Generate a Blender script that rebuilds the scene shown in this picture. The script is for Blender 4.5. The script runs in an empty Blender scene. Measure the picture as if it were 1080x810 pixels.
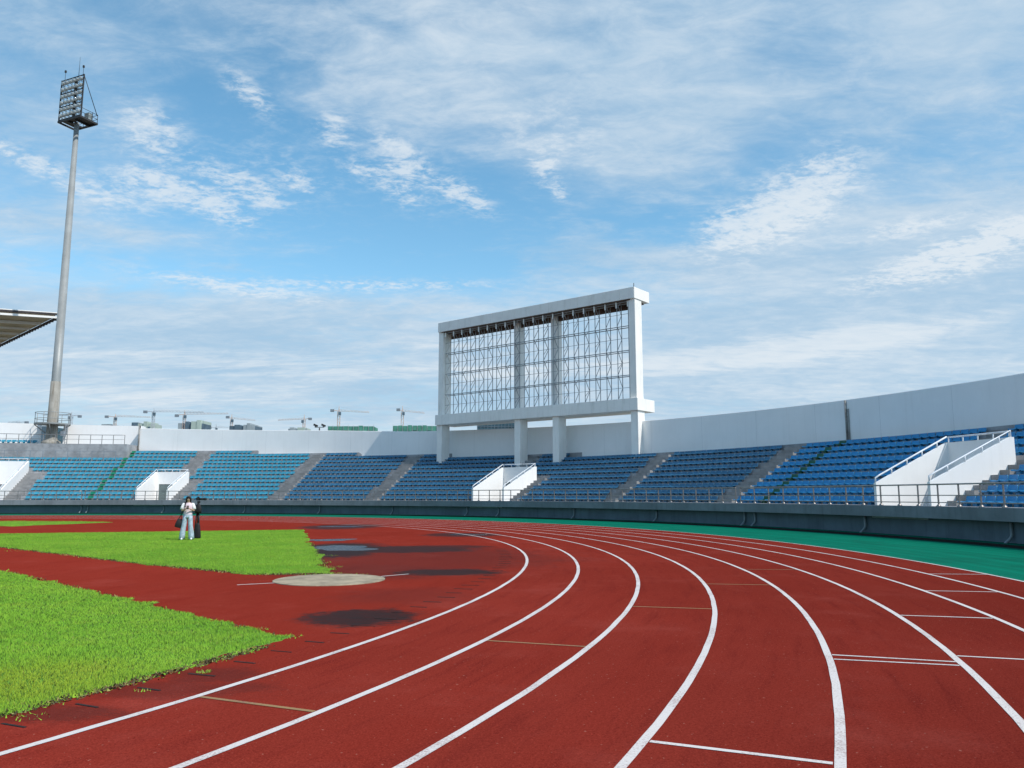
import bpy, bmesh, math, random
import numpy as np
from mathutils import Vector, Matrix, Euler

random.seed(7); RNG = np.random.default_rng(7)
SC = bpy.context.scene
COL = SC.collection
R = math.radians

# ------------------------------------------------------------------ measured camera and stadium
FPX, PITCH, CAMH = 836.0, 0.1400, 1.63            # focal length in pixels of a 1080 wide frame
CX, CY = -36.11, 21.23                            # centre of the running bend
def ray(px, py):
    u = (px-540)/FPX; v = -(py-405)/FPX
    c, s = math.cos(PITCH), math.sin(PITCH)
    return (u, c-s*v, s+c*v)
def gr(px, py, z=0.0):                            # photo measurement -> point on the plane at height z
    d = ray(px, py); t = (z-CAMH)/d[2]
    return (d[0]*t, d[1]*t)
def at_dist(px, py, Y):                           # photo measurement -> point at known forward distance
    d = ray(px, py); t = Y/d[1]
    return (d[0]*t, Y, d[2]*t+CAMH)
def P(r, th, z=0.0):                              # polar point about the bend centre, degrees clockwise from +Y
    a = R(th)
    return (CX+r*math.sin(a), CY+r*math.cos(a), z)
def th_of(x, y): return math.degrees(math.atan2(x-CX, y-CY))
def lerp_table(t, x):
    if x <= t[0][0]: return t[0][1:]
    for a, b in zip(t, t[1:]):
        if x <= b[0]:
            k = (x-a[0])/(b[0]-a[0]); return tuple(a[i]+(b[i]-a[i])*k for i in range(1, len(a)))
    return t[-1][1:]

# ------------------------------------------------------------------ object helpers
def tag(o, label=None, cat=None, group=None, kind=None):
    if label: o['label'] = label
    if cat: o['category'] = cat
    if group: o['group'] = group
    if kind: o['kind'] = kind
    return o
def empty(name, loc=(0,0,0), rz=0.0):
    o = bpy.data.objects.new(name, None); COL.objects.link(o)
    o.location = loc; o.rotation_euler = (0,0,rz); o.empty_display_size = .2
    return o
def put(name, me, parent=None, loc=None, rz=None):
    o = bpy.data.objects.new(name, me); COL.objects.link(o)
    if parent is not None: o.parent = parent
    if loc is not None: o.location = loc
    if rz is not None: o.rotation_euler = (0,0,rz)
    return o
def copy_tree(o, parent=None):
    c = o.copy(); COL.objects.link(c); c.parent = parent
    for ch in list(o.children): copy_tree(ch, c)
    return c

class MB:
    def __init__(self): self.v = []; self.f = []; self.m = []; self.sm = []
    def add(self, vs, fs, mat=0, smooth=False):
        n = len(self.v); self.v += [tuple(p) for p in vs]
        self.f += [tuple(i+n for i in f) for f in fs]; self.m += [mat]*len(fs); self.sm += [smooth]*len(fs)
    def box(self, c, s, rz=0.0, mat=0, M=None):
        hx, hy, hz = s[0]/2, s[1]/2, s[2]/2
        vs = [(x,y,z) for z in (-hz,hz) for y in (-hy,hy) for x in (-hx,hx)]
        if M is None: M = Matrix.Rotation(rz, 3, 'Z')
        c = Vector(c)
        self.add([c+M@Vector(q) for q in vs],
                 [(0,2,3,1),(4,5,7,6),(0,1,5,4),(2,6,7,3),(0,4,6,2),(1,3,7,5)], mat)
    def tube(self, pts, r, n=8, mat=0, caps=True):
        pts = [Vector(p) for p in pts]; rs = r if isinstance(r, (list,tuple)) else [r]*len(pts)
        vs = []; fs = []
        up = None
        for i, p in enumerate(pts):
            d = ((pts[min(i+1,len(pts)-1)]-p).normalized()+(p-pts[max(i-1,0)]).normalized()).normalized()
            a = Vector((0,0,1)) if abs(d.z) < .9 else Vector((1,0,0))
            u = d.cross(a).normalized(); w = d.cross(u).normalized()
            if up is not None and u.dot(up) < 0: u, w = -u, -w
            up = u
            for k in range(n):
                t = 2*math.pi*(k+.5)/n; vs.append(p+(u*math.cos(t)+w*math.sin(t))*rs[i])
        for i in range(len(pts)-1):
            for k in range(n):
                a, b = i*n+k, i*n+(k+1) % n; fs.append((a,b,b+n,a+n))
        if caps:
            fs.append(tuple(range(n-1,-1,-1))); fs.append(tuple((len(pts)-1)*n+k for k in range(n)))
        self.add(vs, fs, mat, n > 4)
    def bar(self, a, b, r, mat=0): self.tube([a,b], r, 4, mat)
    def rings(self, rings, mat=0, smooth=True, caps=True):       # closed loops of equal length
        n = len(rings[0]); vs = [p for q in rings for p in q]; fs = []
        for i in range(len(rings)-1):
            for k in range(n):
                a, b = i*n+k, i*n+(k+1) % n; fs.append((a,b,b+n,a+n))
        if caps: fs += [tuple(range(n-1,-1,-1)), tuple((len(rings)-1)*n+k for k in range(n))]
        self.add(vs, fs, mat, smooth)
    def sweep(self, prof, ths, mat=0, closed=False, caps=False):  # prof: fn(th) -> [(r,z)...]
        n = None; vs = []; fs = []
        for t in ths:
            q = prof(t); n = len(q)
            vs += [P(r,t,z) for r,z in q]
        m = n if closed else n-1
        for i in range(len(ths)-1):
            for k in range(m):
                a, b = i*n+k, i*n+(k+1) % n; fs.append((a,b,b+n,a+n))
        if caps: fs += [tuple(range(n)), tuple(reversed([(len(ths)-1)*n+k for k in range(n)]))]
        self.add(vs, fs, mat)
    def mesh(self, name, mats, normals=True):
        me = bpy.data.meshes.new(name); me.from_pydata(self.v, [], self.f)
        for m in (mats if isinstance(mats,(list,tuple)) else [mats]): me.materials.append(m)
        me.polygons.foreach_set('material_index', self.m); me.polygons.foreach_set('use_smooth', self.sm)
        me.validate()
        if normals:
            bm = bmesh.new(); bm.from_mesh(me); bmesh.ops.recalc_face_normals(bm, faces=bm.faces); bm.to_mesh(me); bm.free()
        me.update(); return me
    def build(self, name, mats, parent=None, **k): return put(name, self.mesh(name, mats), parent, **k)

def arange(a, b, step):
    n = max(1, int(round(abs(b-a)/step))); return [a+(b-a)*i/n for i in range(n+1)]

# ------------------------------------------------------------------ materials
class NT:
    def __init__(self, tree): self.t = tree; self.n = tree.nodes; self.l = tree.links
    def node(self, typ, **k):
        n = self.n.new(typ)
        for a, b in k.items(): setattr(n, a, b)
        return n
    def lk(self, a, b): self.l.new(a, b)
    def put(self, sock, v):
        if isinstance(v, bpy.types.NodeSocket): self.l.new(v, sock)
        else: sock.default_value = v
    def math(self, op, a, b=0.0, c=None, clamp=False):
        n = self.node('ShaderNodeMath', operation=op, use_clamp=clamp)
        self.put(n.inputs[0], a); self.put(n.inputs[1], b)
        if c is not None: self.put(n.inputs[2], c)
        return n.outputs[0]
    def vmath(self, op, a, b=None, s=None):
        n = self.node('ShaderNodeVectorMath', operation=op); self.put(n.inputs[0], a)
        if b is not None: self.put(n.inputs[1], b)
        if s is not None: self.put(n.inputs['Scale'], s)
        return n.outputs['Value'] if op in ('LENGTH','DOT_PRODUCT','DISTANCE') else n.outputs[0]
    def sstep(self, v, a, b, lo=0.0, hi=1.0):
        n = self.node('ShaderNodeMapRange', interpolation_type='SMOOTHSTEP')
        self.put(n.inputs[0], v)
        for i, q in enumerate((a,b,lo,hi)): n.inputs[i+1].default_value = q
        return n.outputs[0]
    def noise(self, vec, scale, detail=4, rough=.55, dist=0.0):
        n = self.node('ShaderNodeTexNoise'); self.put(n.inputs['Vector'], vec)
        n.inputs['Scale'].default_value = scale; n.inputs['Detail'].default_value = detail
        n.inputs['Roughness'].default_value = rough; n.inputs['Distortion'].default_value = dist
        return n.outputs['Fac']
    def mapping(self, vec, scale=(1,1,1), rot=(0,0,0), loc=(0,0,0)):
        n = self.node('ShaderNodeMapping'); self.put(n.inputs[0], vec)
        n.inputs['Location'].default_value = loc; n.inputs['Rotation'].default_value = rot; n.inputs['Scale'].default_value = scale
        return n.outputs[0]
    def mix(self, f, a, b, blend='MIX'):
        n = self.node('ShaderNodeMix', data_type='RGBA', blend_type=blend)
        self.put(n.inputs[0], f)
        self.put(n.inputs[6], a if isinstance(a, bpy.types.NodeSocket) else (*a,1)); self.put(n.inputs[7], b if isinstance(b, bpy.types.NodeSocket) else (*b,1))
        return n.outputs[2]
    def bump(self, h, strength=.3, dist=.01):
        n = self.node('ShaderNodeBump'); self.put(n.inputs['Height'], h)
        n.inputs['Strength'].default_value = strength; n.inputs['Distance'].default_value = dist
        return n.outputs[0]
def base_mat(name, rough=.7, metallic=0.0, spec=.4):
    m = bpy.data.materials.new(name); m.use_nodes = True
    t = NT(m.node_tree); b = m.node_tree.nodes['Principled BSDF']
    b.inputs['Roughness'].default_value = rough; b.inputs['Metallic'].default_value = metallic
    b.inputs['Specular IOR Level'].default_value = spec
    co = t.node('ShaderNodeTexCoord').outputs['Object']
    return m, t, b, co
def rough_paint(name, col, var=.12, rough=.6, scale=1.5, metallic=0.0, dirt=None, dirtamt=.3, bump=0.0, streak=False, spec=.4):
    """a painted or bare surface with cloudy variation and optional dirt"""
    m, t, b, co = base_mat(name, rough, metallic, spec)
    n = t.noise(co, scale, 6, .6)
    dk = tuple(c*(1-var*1.6) for c in col); lt = tuple(min(1,c*(1+var)) for c in col)
    c = t.mix(t.sstep(n,.3,.7), dk, lt)
    if dirt:
        sv = t.mapping(co, (1.6,1.6,.12)) if streak else co
        d = t.math('MULTIPLY', t.sstep(t.noise(sv, 2.2, 8, .65), .48, .75), dirtamt)
        c = t.mix(d, c, dirt)
    t.put(b.inputs['Base Color'], c)
    t.put(b.inputs['Roughness'], t.math('ADD', rough-.08, t.math('MULTIPLY', t.noise(co, scale*6, 3), .16)))
    if bump: t.put(b.inputs['Normal'], t.bump(t.noise(co, 30, 6, .6), bump, .01))
    return m

M = {}
M['white'] = rough_paint('white_wall_paint', (.86,.85,.83), .02, .65, .5, dirt=(.66,.645,.61), dirtamt=.20, bump=.08, streak=True)
M['frame_white'] = rough_paint('white_frame_cladding', (.86,.83,.78), .03, .55, .8, dirt=(.48,.45,.40), dirtamt=.34, bump=.06, streak=True)
M['concrete'] = rough_paint('terrace_concrete', (.33,.335,.345), .16, .85, .9, dirt=(.13,.13,.13), dirtamt=.5, bump=.35)
M['stair'] = rough_paint('stair_concrete', (.27,.27,.27), .14, .85, 1.3, dirt=(.17,.17,.17), dirtamt=.4, bump=.35)
M['fascia'] = rough_paint('grey_blue_fascia_paint', (.185,.20,.222), .12, .7, .7, dirt=(.09,.10,.11), dirtamt=.5, bump=.2, streak=True)
M['basewall'] = rough_paint('shaded_slate_wall_paint', (.10,.14,.175), .12, .7, .7, dirt=(.035,.05,.06), dirtamt=.4, bump=.2, streak=True)  # slate blue deepened, with the shade under the ledge in the colour
M['pipe'] = rough_paint('pale_grey_pipe', (.22,.25,.28), .1, .5, 3)
M['joint'] = rough_paint('weathered_joint_strip', (.30,.29,.27), .25, .7, 2, dirt=(.10,.09,.08), dirtamt=.6)
M['steel'] = rough_paint('dull_stainless_rail', (.36,.33,.31), .1, .38, 4, metallic=.75, dirt=(.22,.14,.09), dirtamt=.5)
M['white_rail'] = rough_paint('white_handrail_paint', (.72,.75,.78), .05, .45, 3)
M['azure'] = rough_paint('azure_seat_plastic', (.010,.245,.50), .10, .42, 1.2, dirt=(.10,.22,.36), dirtamt=.3, spec=.5)
M['sunlit_azure'] = rough_paint('sunlit_azure_seat_plastic', (.045,.285,.40), .10, .45, 1.2, dirt=(.16,.30,.42), dirtamt=.3, spec=.5)  # azure copy lightened: sunlight on the left blocks is put into the colour
M['navy'] = rough_paint('dark_blue_seat_plastic', (.034,.155,.275), .14, .42, 1.2, dirt=(.06,.12,.22), dirtamt=.3, spec=.5)
M['seat_green'] = rough_paint('dark_green_seat_plastic', (.003,.10,.055), .1, .45, 2)
M['teal_green'] = rough_paint('teal_green_seat_plastic', (.006,.20,.12), .1, .45, 2)
M['lattice'] = rough_paint('galvanised_lattice_steel', (.29,.30,.31), .1, .5, 2, dirt=(.28,.22,.17), dirtamt=.35)
M['lattice_cream'] = rough_paint('cream_lattice_steel', (.62,.58,.50), .1, .55, 2)
M['rust'] = rough_paint('rusty_soffit_panel', (.13,.08,.055), .3, .8, 1.2, dirt=(.05,.035,.03), dirtamt=.6)
M['mast'] = rough_paint('galvanised_mast_steel', (.30,.315,.31), .1, .5, .5, metallic=.15, dirt=(.24,.22,.18), dirtamt=.4, streak=True)
M['mast_base'] = rough_paint('stained_mast_foot', (.30,.285,.25), .14, .7, .8, dirt=(.11,.08,.05), dirtamt=.95, streak=True)
M['dark_metal'] = rough_paint('dark_weathered_metal', (.035,.034,.034), .2, .6, 3)
M['lamp_body'] = rough_paint('grey_green_lamp_housing', (.30,.33,.32), .15, .45, 3, metallic=.2)
M['lamp_glass'] = rough_paint('pale_lamp_glass', (.42,.48,.50), .05, .12, 2, spec=.8)
M['roof_under'] = rough_paint('brown_roof_soffit', (.60,.49,.32), .15, .75, .3, dirt=(.25,.19,.12), dirtamt=.5)
M['roof_white'] = rough_paint('white_roof_beam', (.82,.80,.76), .04, .5, .5)
M['roof_dark'] = rough_paint('dark_roof_edge', (.035,.028,.028), .2, .6, 2)
M['net'] = rough_paint('green_scaffold_net', (.085,.27,.20), .22, .9, .12, dirt=(.025,.11,.085), dirtamt=.8, streak=True)
M['bld_grey'] = rough_paint('hazed_building_concrete', (.33,.38,.40), .12, .85, .1, dirt=(.16,.20,.22), dirtamt=.6)  # colour paled to stand in for the haze of distance
M['bld_pale'] = rough_paint('hazed_green_building_front', (.42,.50,.44), .1, .85, .1)  # distance haze painted in as a paler green
M['bld_dark'] = rough_paint('slate_building_front', (.09,.14,.18), .2, .7, .1, dirt=(.2,.26,.3), dirtamt=.4)
M['bld_glass'] = rough_paint('teal_building_glass', (.03,.085,.115), .25, .2, .25, spec=.6)
M['crane'] = rough_paint('salmon_crane_paint', (.60,.47,.40), .1, .6, .2)
M['crane_grey'] = rough_paint('grey_crane_paint', (.46,.49,.52), .1, .6, .2)
M['weight'] = rough_paint('hazed_crane_counterweight', (.20,.23,.26), .1, .8, .3)  # grey lightened, with the far haze put into the colour
M['skin'] = rough_paint('skin', (.55,.34,.25), .05, .5, 20)
M['hair'] = rough_paint('dark_brown_hair', (.020,.013,.012), .3, .45, 60)
M['shirt'] = rough_paint('pale_pink_shirt_cloth', (.74,.60,.65), .05, .85, 12)
M['sleeve'] = rough_paint('white_sleeve_cloth', (.80,.79,.80), .04, .85, 12)
M['jeans'] = rough_paint('light_blue_denim', (.40,.49,.57), .16, .85, 9, dirt=(.5,.6,.66), dirtamt=.5)
M['shoe'] = rough_paint('white_shoe', (.80,.80,.80), .03, .5, 12)
M['black'] = rough_paint('black_fabric', (.012,.012,.014), .2, .7, 20)
M['black_metal'] = rough_paint('black_tripod_metal', (.014,.014,.015), .2, .4, 20)
M['pad'] = rough_paint('weathered_pale_concrete', (.36,.29,.195), .2, .85, 2.5, dirt=(.14,.12,.09), dirtamt=.7, bump=.25)
M['slot'] = rough_paint('dark_drain_gap', (.012,.010,.009), .2, .9, 6)
M['soil'] = rough_paint('outer_ground', (.16,.155,.13), .2, .95, .02)
M['door'] = rough_paint('dark_grey_green_door', (.13,.17,.17), .1, .6, 1)
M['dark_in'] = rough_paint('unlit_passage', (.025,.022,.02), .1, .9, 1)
M['roots'] = rough_paint('dark_root_mat', (.095,.070,.032), .3, .95, 8)
M['twig'] = rough_paint('dry_weed', (.30,.26,.08), .2, .9, 8)

def line_paint(name, col, worn):
    m, t, b, co = base_mat(name, .6)
    fine = t.noise(co, 60, 5, .7); big = t.noise(co, 1.3, 5, .6)
    w = t.math('MULTIPLY', t.sstep(t.math('ADD', fine, t.math('MULTIPLY', big, .6)), .78, .98), worn)
    t.put(b.inputs['Base Color'], t.mix(w, col, (.20,.07,.05)))
    t.put(b.inputs['Normal'], t.bump(t.noise(co, 220, 3), .25, .004))
    return m
M['line'] = line_paint('worn_white_line_paint', (.64,.585,.55), .55)
M['ochre'] = line_paint('faded_ochre_line_paint', (.30,.17,.06), .95)

def track_mat():
    m, t, b, co = base_mat('red_rubber_track', .8)
    xy = t.mapping(co, (1,1,0))
    big = t.noise(xy, .13, 5, .6); mid = t.noise(xy, 1.1, 6, .62); fine = t.noise(xy, 70, 4, .75); grain = t.noise(xy, 230, 3, .75)
    c = t.mix(t.sstep(big,.35,.68), (.160,.0208,.0138), (.206,.0270,.0180))
    c = t.mix(t.math('MULTIPLY', t.sstep(mid,.45,.75), .35), c, (.150,.015,.009))
    # lengthwise laying bands
    dx = t.vmath('DISTANCE', xy, (CX,CY,0))
    ringv = t.node('ShaderNodeCombineXYZ'); t.put(ringv.inputs[0], dx)
    c = t.mix(t.math('MULTIPLY', t.sstep(t.noise(ringv.outputs[0], .9, 3), .42, .68), .28), c, (.165,.0145,.009))
    pol = t.node('ShaderNodeSeparateXYZ'); t.lk(t.vmath('SUBTRACT', xy, (CX,CY,0)), pol.inputs[0])
    along = t.math('MULTIPLY', t.math('ARCTAN2', pol.outputs[0], pol.outputs[1]), 41.0)
    pv = t.node('ShaderNodeCombineXYZ'); t.put(pv.inputs[0], dx); t.put(pv.inputs[1], t.math('MULTIPLY', along, .10))
    scuff = t.noise(pv.outputs[0], 5.5, 7, .68)
    c = t.mix(t.math('MULTIPLY', t.sstep(scuff,.47,.72), .58), c, (.105,.012,.010))
    c = t.mix(t.math('MULTIPLY', t.sstep(t.noise(xy, .55, 6, .65),.50,.74), .42), c, (.28,.060,.046))
    peb = t.noise(xy, 34, 5, .8)
    c = t.mix(t.math('MULTIPLY', t.sstep(peb,.50,.66), .62), c, (.085,.009,.007))
    c = t.mix(t.math('MULTIPLY', t.sstep(peb,.46,.34), .30), c, (.36,.055,.040))
    speck = t.noise(xy, 26, 1, .5)
    c = t.mix(t.math('MULTIPLY', t.sstep(speck,.735,.76), .5), c, (.42,.20,.15))
    c = t.mix(t.math('MULTIPLY', t.sstep(fine,.46,.64), .40), c, (.36,.050,.034))
    c = t.mix(t.math('MULTIPLY', t.sstep(grain,.50,.66), .60), c, (.075,.009,.006))
    # brighter rubber of the kerb strip just inside the first line, duller infield
    inner = t.math('SUBTRACT', 1.0, t.sstep(dx, 35.95, 36.05))
    c = t.mix(t.math('MULTIPLY', inner, .25), c, (.165,.0165,.0095))
    # old damp stains
    def ell(px, py, ang, a, b_, soft, ns, na):
        cx, cy = gr(px, py)
        mp = t.mapping(t.vmath('SUBTRACT', xy, (cx,cy,0)), (1,1,1), (0,0,-R(ang)))
        q = t.vmath('MULTIPLY', mp, (1/a,1/b_,0)); d = t.vmath('LENGTH', q)
        nz = t.noise(t.mapping(xy, (1,1,1), (0,0,-R(ang))), ns, 6, .65)
        nz2 = t.noise(t.mapping(xy, (.6,2.2,1), (0,0,-R(ang))), ns*6, 7, .72)
        d = t.math('ADD', t.math('ADD', d, t.math('MULTIPLY', t.math('SUBTRACT', nz, .5), na*1.5)), t.math('MULTIPLY', t.math('SUBTRACT', nz2, .5), 1.9))
        return t.math('SUBTRACT', 1.0, t.sstep(d, 1-soft, 1+soft))
    wet = None
    def acc(w, k):
        nonlocal wet
        w = t.math('MULTIPLY', w, k)
        wet = w if wet is None else t.math('MAXIMUM', wet, w)
    st = t.sstep(t.noise(t.mapping(xy,(1.0,5.0,1),(0,0,R(12))), 3.0, 6, .7), .30, .62)
    acc(ell(380,651,20,.74,.78,.20,2.2,.9), t.math('ADD', .80, t.math('MULTIPLY', st, .19)))
    acc(ell(472,603.5,0,1.15,.75,.16,1.6,.7), .92)
    acc(ell(352,580,5,1.5,3.6,.2,.8,.6), .97)
    acc(ell(418,579.5,5,2.6,1.6,.15,.8,.5), .90)
    acc(ell(470,576.5,0,1.6,.7,.25,.8,.5), .75)
    acc(ell(450,588,0,3.4,3.6,.45,.6,.9), .34)
    acc(ell(395,601,0,1.9,1.9,.4,.9,.9), .42)
    acc(ell(430,628,20,1.1,1.0,.5,1.4,.9), .22)
    acc(ell(361,555.4,0,2.0,3.4,.2,.8,.5), .8)
    acc(ell(488,564.0,0,1.6,1.6,.2,.8,.5), .8)
    acc(ell(170,727,0,.95,.30,.4,2.5,1.2), .36)
    acc(ell(60,752,0,.5,.25,.4,2.5,1.2), .45)
    acc(ell(225,712,0,.45,.35,.4,2.5,1.2), .4)
    c = t.mix(wet, c, (.016,.007,.005))
    t.put(b.inputs['Base Color'], c)
    t.put(b.inputs['Roughness'], t.math('SUBTRACT', .88, t.math('MULTIPLY', wet, .28)))
    t.put(b.inputs['Specular IOR Level'], t.math('MULTIPLY', wet, .05))
    b.inputs['Diffuse Roughness'].default_value = 1.0
    h = t.math('ADD', t.math('MULTIPLY', fine, .6), t.math('MULTIPLY', grain, .5))
    t.put(b.inputs['Normal'], t.bump(h, .45, .006))
    return m
M['track'] = track_mat()
def green_mat():
    m, t, b, co = base_mat('emerald_rubber_border', .85)
    xy = t.mapping(co, (1,1,0)); dx = t.vmath('DISTANCE', xy, (CX,CY,0))
    rv = t.node('ShaderNodeCombineXYZ'); t.put(rv.inputs[0], dx)
    band = t.noise(rv.outputs[0], 2.2, 4, .6); n = t.noise(xy, .6, 6, .6)
    c = t.mix(t.sstep(band,.35,.65), (.0,.115,.068), (.0,.160,.098))
    c = t.mix(t.math('MULTIPLY', t.sstep(n,.45,.7), .45), c, (.002,.075,.048))
    t.put(b.inputs['Base Color'], c); b.inputs['Specular IOR Level'].default_value = .04
    t.put(b.inputs['Normal'], t.bump(t.noise(xy, 200, 3), .4, .006))
    return m
M['green'] = green_mat()
def water_mat():
    m, t, b, co = base_mat('standing_water', .06, 0, .5)
    n = t.noise(t.mapping(co,(1,1,0)), 1.4, 5, .6)
    b.inputs['IOR'].default_value = 1.33
    t.put(b.inputs['Base Color'], t.mix(n, (.012,.010,.012), (.03,.018,.018)))
    t.put(b.inputs['Roughness'], t.sstep(n,.4,.7,.10,.34))
    t.put(b.inputs['Normal'], t.bump(t.noise(t.mapping(co,(1,1,0)), 7, 4, .6), .8, .03))
    return m
M['water'] = water_mat()
def grass_mats():
    m, t, b, co = base_mat('lawn_soil', .95)
    n = t.noise(t.mapping(co,(1,1,0)), 3, 6, .65)
    t.put(b.inputs['Base Color'], t.mix(n, (.085,.20,.020), (.12,.26,.026)))
    m2 = bpy.data.materials.new('grass_blade'); m2.use_nodes = True
    t = NT(m2.node_tree); b = m2.node_tree.nodes['Principled BSDF']; out = m2.node_tree.nodes['Material Output']
    co = t.node('ShaderNodeTexCoord').outputs['Object']; rnd = t.node('ShaderNodeNewGeometry').outputs['Random Per Island']
    xy = t.mapping(co,(1,1,0)); big = t.noise(xy, .45, 5, .6); md = t.noise(xy, 2.6, 4, .6)
    c = t.mix(t.sstep(big,.36,.66), (.232,.52,.038), (.320,.60,.050))
    c = t.mix(t.math('MULTIPLY', t.sstep(md,.45,.72), .55), c, (.40,.60,.055))
    c = t.mix(t.math('MULTIPLY', t.sstep(rnd,.55,1.0), .36), c, (.155,.42,.024))
    c = t.mix(t.sstep(rnd,.03,.0), c, (.36,.32,.12))
    bare = t.sstep(t.noise(xy, 1.1, 6, .7), .60, .72)
    c = t.mix(t.math('MULTIPLY', bare, .45), c, (.34,.40,.075))
    # a yellowed patch on the near left
    px, py = gr(20, 722); d = t.vmath('DISTANCE', xy, (px,py,0))
    c = t.mix(t.math('MULTIPLY', t.math('SUBTRACT',1.0,t.sstep(d,.2,1.5)), .55), c, (.40,.44,.03))
    t.put(b.inputs['Base Color'], c); b.inputs['Roughness'].default_value = .6; b.inputs['Specular IOR Level'].default_value = .2
    ge = t.node('ShaderNodeNewGeometry'); nv = t.vmath('NORMALIZE', t.vmath('ADD', t.vmath('SCALE', ge.outputs['Normal'], s=.35), (0,0,1.2)))
    t.put(b.inputs['Normal'], nv)
    tr = t.node('ShaderNodeBsdfTranslucent'); t.put(tr.inputs[0], c)
    mx = t.node('ShaderNodeMixShader'); mx.inputs[0].default_value = .22
    t.lk(b.outputs[0], mx.inputs[1]); t.lk(tr.outputs[0], mx.inputs[2]); t.lk(mx.outputs[0], out.inputs[0])
    return m, m2
M['lawn'], M['blade'] = grass_mats()

# ------------------------------------------------------------------ world: daylight sky with thin cloud
SUN_EL, SUN_AZ = 50.0, math.degrees(math.atan2(.81,-.59))     # azimuth clockwise from +Y
def build_world():
    w = bpy.data.worlds.new('World'); SC.world = w; w.use_nodes = True
    t = NT(w.node_tree); t.n.clear()
    out = t.node('ShaderNodeOutputWorld'); bg = t.node('ShaderNodeBackground')
    sky = t.node('ShaderNodeTexSky', sky_type='NISHITA'); sky.sun_disc = False
    sky.sun_elevation = R(SUN_EL); sky.sun_rotation = R(SUN_AZ); sky.air_density = 1.0; sky.dust_density = .6; sky.ozone_density = 1.6
    hs = t.node('ShaderNodeHueSaturation'); hs.inputs['Hue'].default_value = .481; hs.inputs['Saturation'].default_value = 1.18; hs.inputs['Value'].default_value = SKYV
    t.lk(sky.outputs[0], hs.inputs['Color'])
    d = t.node('ShaderNodeTexCoord').outputs['Generated']
    sp = t.node('ShaderNodeSeparateXYZ'); t.lk(d, sp.inputs[0]); x, y, z = sp.outputs
    zz = t.math('ADD', t.math('MAXIMUM', z, 0.0), .13)
    cb = t.node('ShaderNodeCombineXYZ'); t.put(cb.inputs[0], t.math('DIVIDE', x, zz)); t.put(cb.inputs[1], t.math('DIVIDE', y, zz)); plane = cb.outputs[0]
    az = t.math('MULTIPLY', t.math('ARCTAN2', x, y), 180/math.pi); el = t.math('MULTIPLY', t.math('ARCSINE', z), 180/math.pi)
    def azel(px, py):
        q = Vector(ray(px,py)).normalized(); return math.degrees(math.atan2(q.x,q.y)), math.degrees(math.asin(q.z))
    def blob(px, py, sx, sy, rot=0.0):           # soft elliptical weight about a direction of the sky, sizes in degrees
        a0, e0 = azel(px, py)
        u = t.math('SUBTRACT', az, a0); v = t.math('SUBTRACT', el, e0)
        c, s = math.cos(R(rot)), math.sin(R(rot))
        p = t.math('ADD', t.math('MULTIPLY', u, c/sx), t.math('MULTIPLY', v, s/sx))
        q = t.math('ADD', t.math('MULTIPLY', u, -s/sy), t.math('MULTIPLY', v, c/sy))
        rr = t.math('ADD', t.math('MULTIPLY', p, p), t.math('MULTIPLY', q, q))
        return t.math('EXPONENT', t.math('MULTIPLY', rr, -1.0))
    def total(items):
        acc = None
        for (px,py,sx,sy,rot,k) in items:
            v = t.math('MULTIPLY', blob(px,py,sx,sy,rot), k)
            acc = v if acc is None else t.math('ADD', acc, v)
        return acc
    # broad veil
    n1 = t.noise(t.mapping(plane,(.60,1.0,1),(0,0,R(28)),(3.1,1.7,0)), 1.5, 9, .60, .45)
    n2 = t.noise(t.mapping(plane,(.7,1.25,1),(0,0,R(14)),(8.2,4.4,0)), 3.6, 9, .66, .5)
    n3 = t.noise(t.mapping(plane,(.75,1.15,1),(0,0,R(-32)),(1.2,7.4,0)), 15.0, 8, .68, .5)
    n4 = t.noise(t.mapping(plane,(.75,1.2,1),(0,0,R(24)),(5.2,2.4,0)), 11.0, 8, .66, .4)
    n5 = t.noise(t.mapping(plane,(.9,1.1,1),(0,0,R(-40)),(4.2,9.4,0)), 42.0, 5, .62, .3)
    veil_bias = total([(650,55,15,7,8,.20),(1030,40,9,7,0,.24),(60,30,12,6,0,.15),(470,40,9,4,20,.08),(230,120,8,3,-10,-.08),(870,110,12,7,0,.10),
                       (690,150,9,4,0,.10),(80,165,10,4,0,.10),(640,215,14,3,4,.05),(540,400,60,5.0,0,.30),(900,330,16,5,0,.20),(300,330,20,2.0,6,.16),(60,360,12,2.5,0,.16),
                       (110,250,14,1.2,0,.16),(640,268,13,1.4,-4,.20),(1000,280,9,2.4,6,.24),(990,225,8,2.2,6,.10),(850,225,7,3.0,20,.16),
                       (330,205,15,4.5,-8,-.17),(500,225,11,4,-8,-.15),(700,245,5,2.2,0,-.16),(210,285,13,1.8,0,-.14),(430,285,8,1.5,0,-.12),(930,170,9,2.5,10,-.12),(290,60,5,3,20,-.06),(900,75,7,2.0,-25,-.12),(790,175,6,2.2,10,-.12)])
    soft = t.math('ADD', t.math('ADD', t.math('ADD', t.math('MULTIPLY', n1, .42), t.math('MULTIPLY', n2, .38)), t.math('MULTIPLY', n4, .20)), veil_bias)
    veil = t.math('MULTIPLY', t.sstep(soft, .40, .80), .92)
    streak = t.math('MULTIPLY', t.sstep(t.math('ADD', t.math('ADD', t.math('MULTIPLY', n2,.6), t.math('MULTIPLY', n4,.4)), t.math('MULTIPLY', veil_bias, .30)), .47, .72), .40)
    bank = total([(815,222,5.2,2.2,24,.44),(862,197,3.4,1.8,25,.36),(770,240,2.6,1.2,10,.34),(1010,265,5.0,.9,10,.40),(1055,248,3.4,.8,12,.42),(985,287,5,.9,4,.34),(960,240,4,.6,4,.34)])
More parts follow.
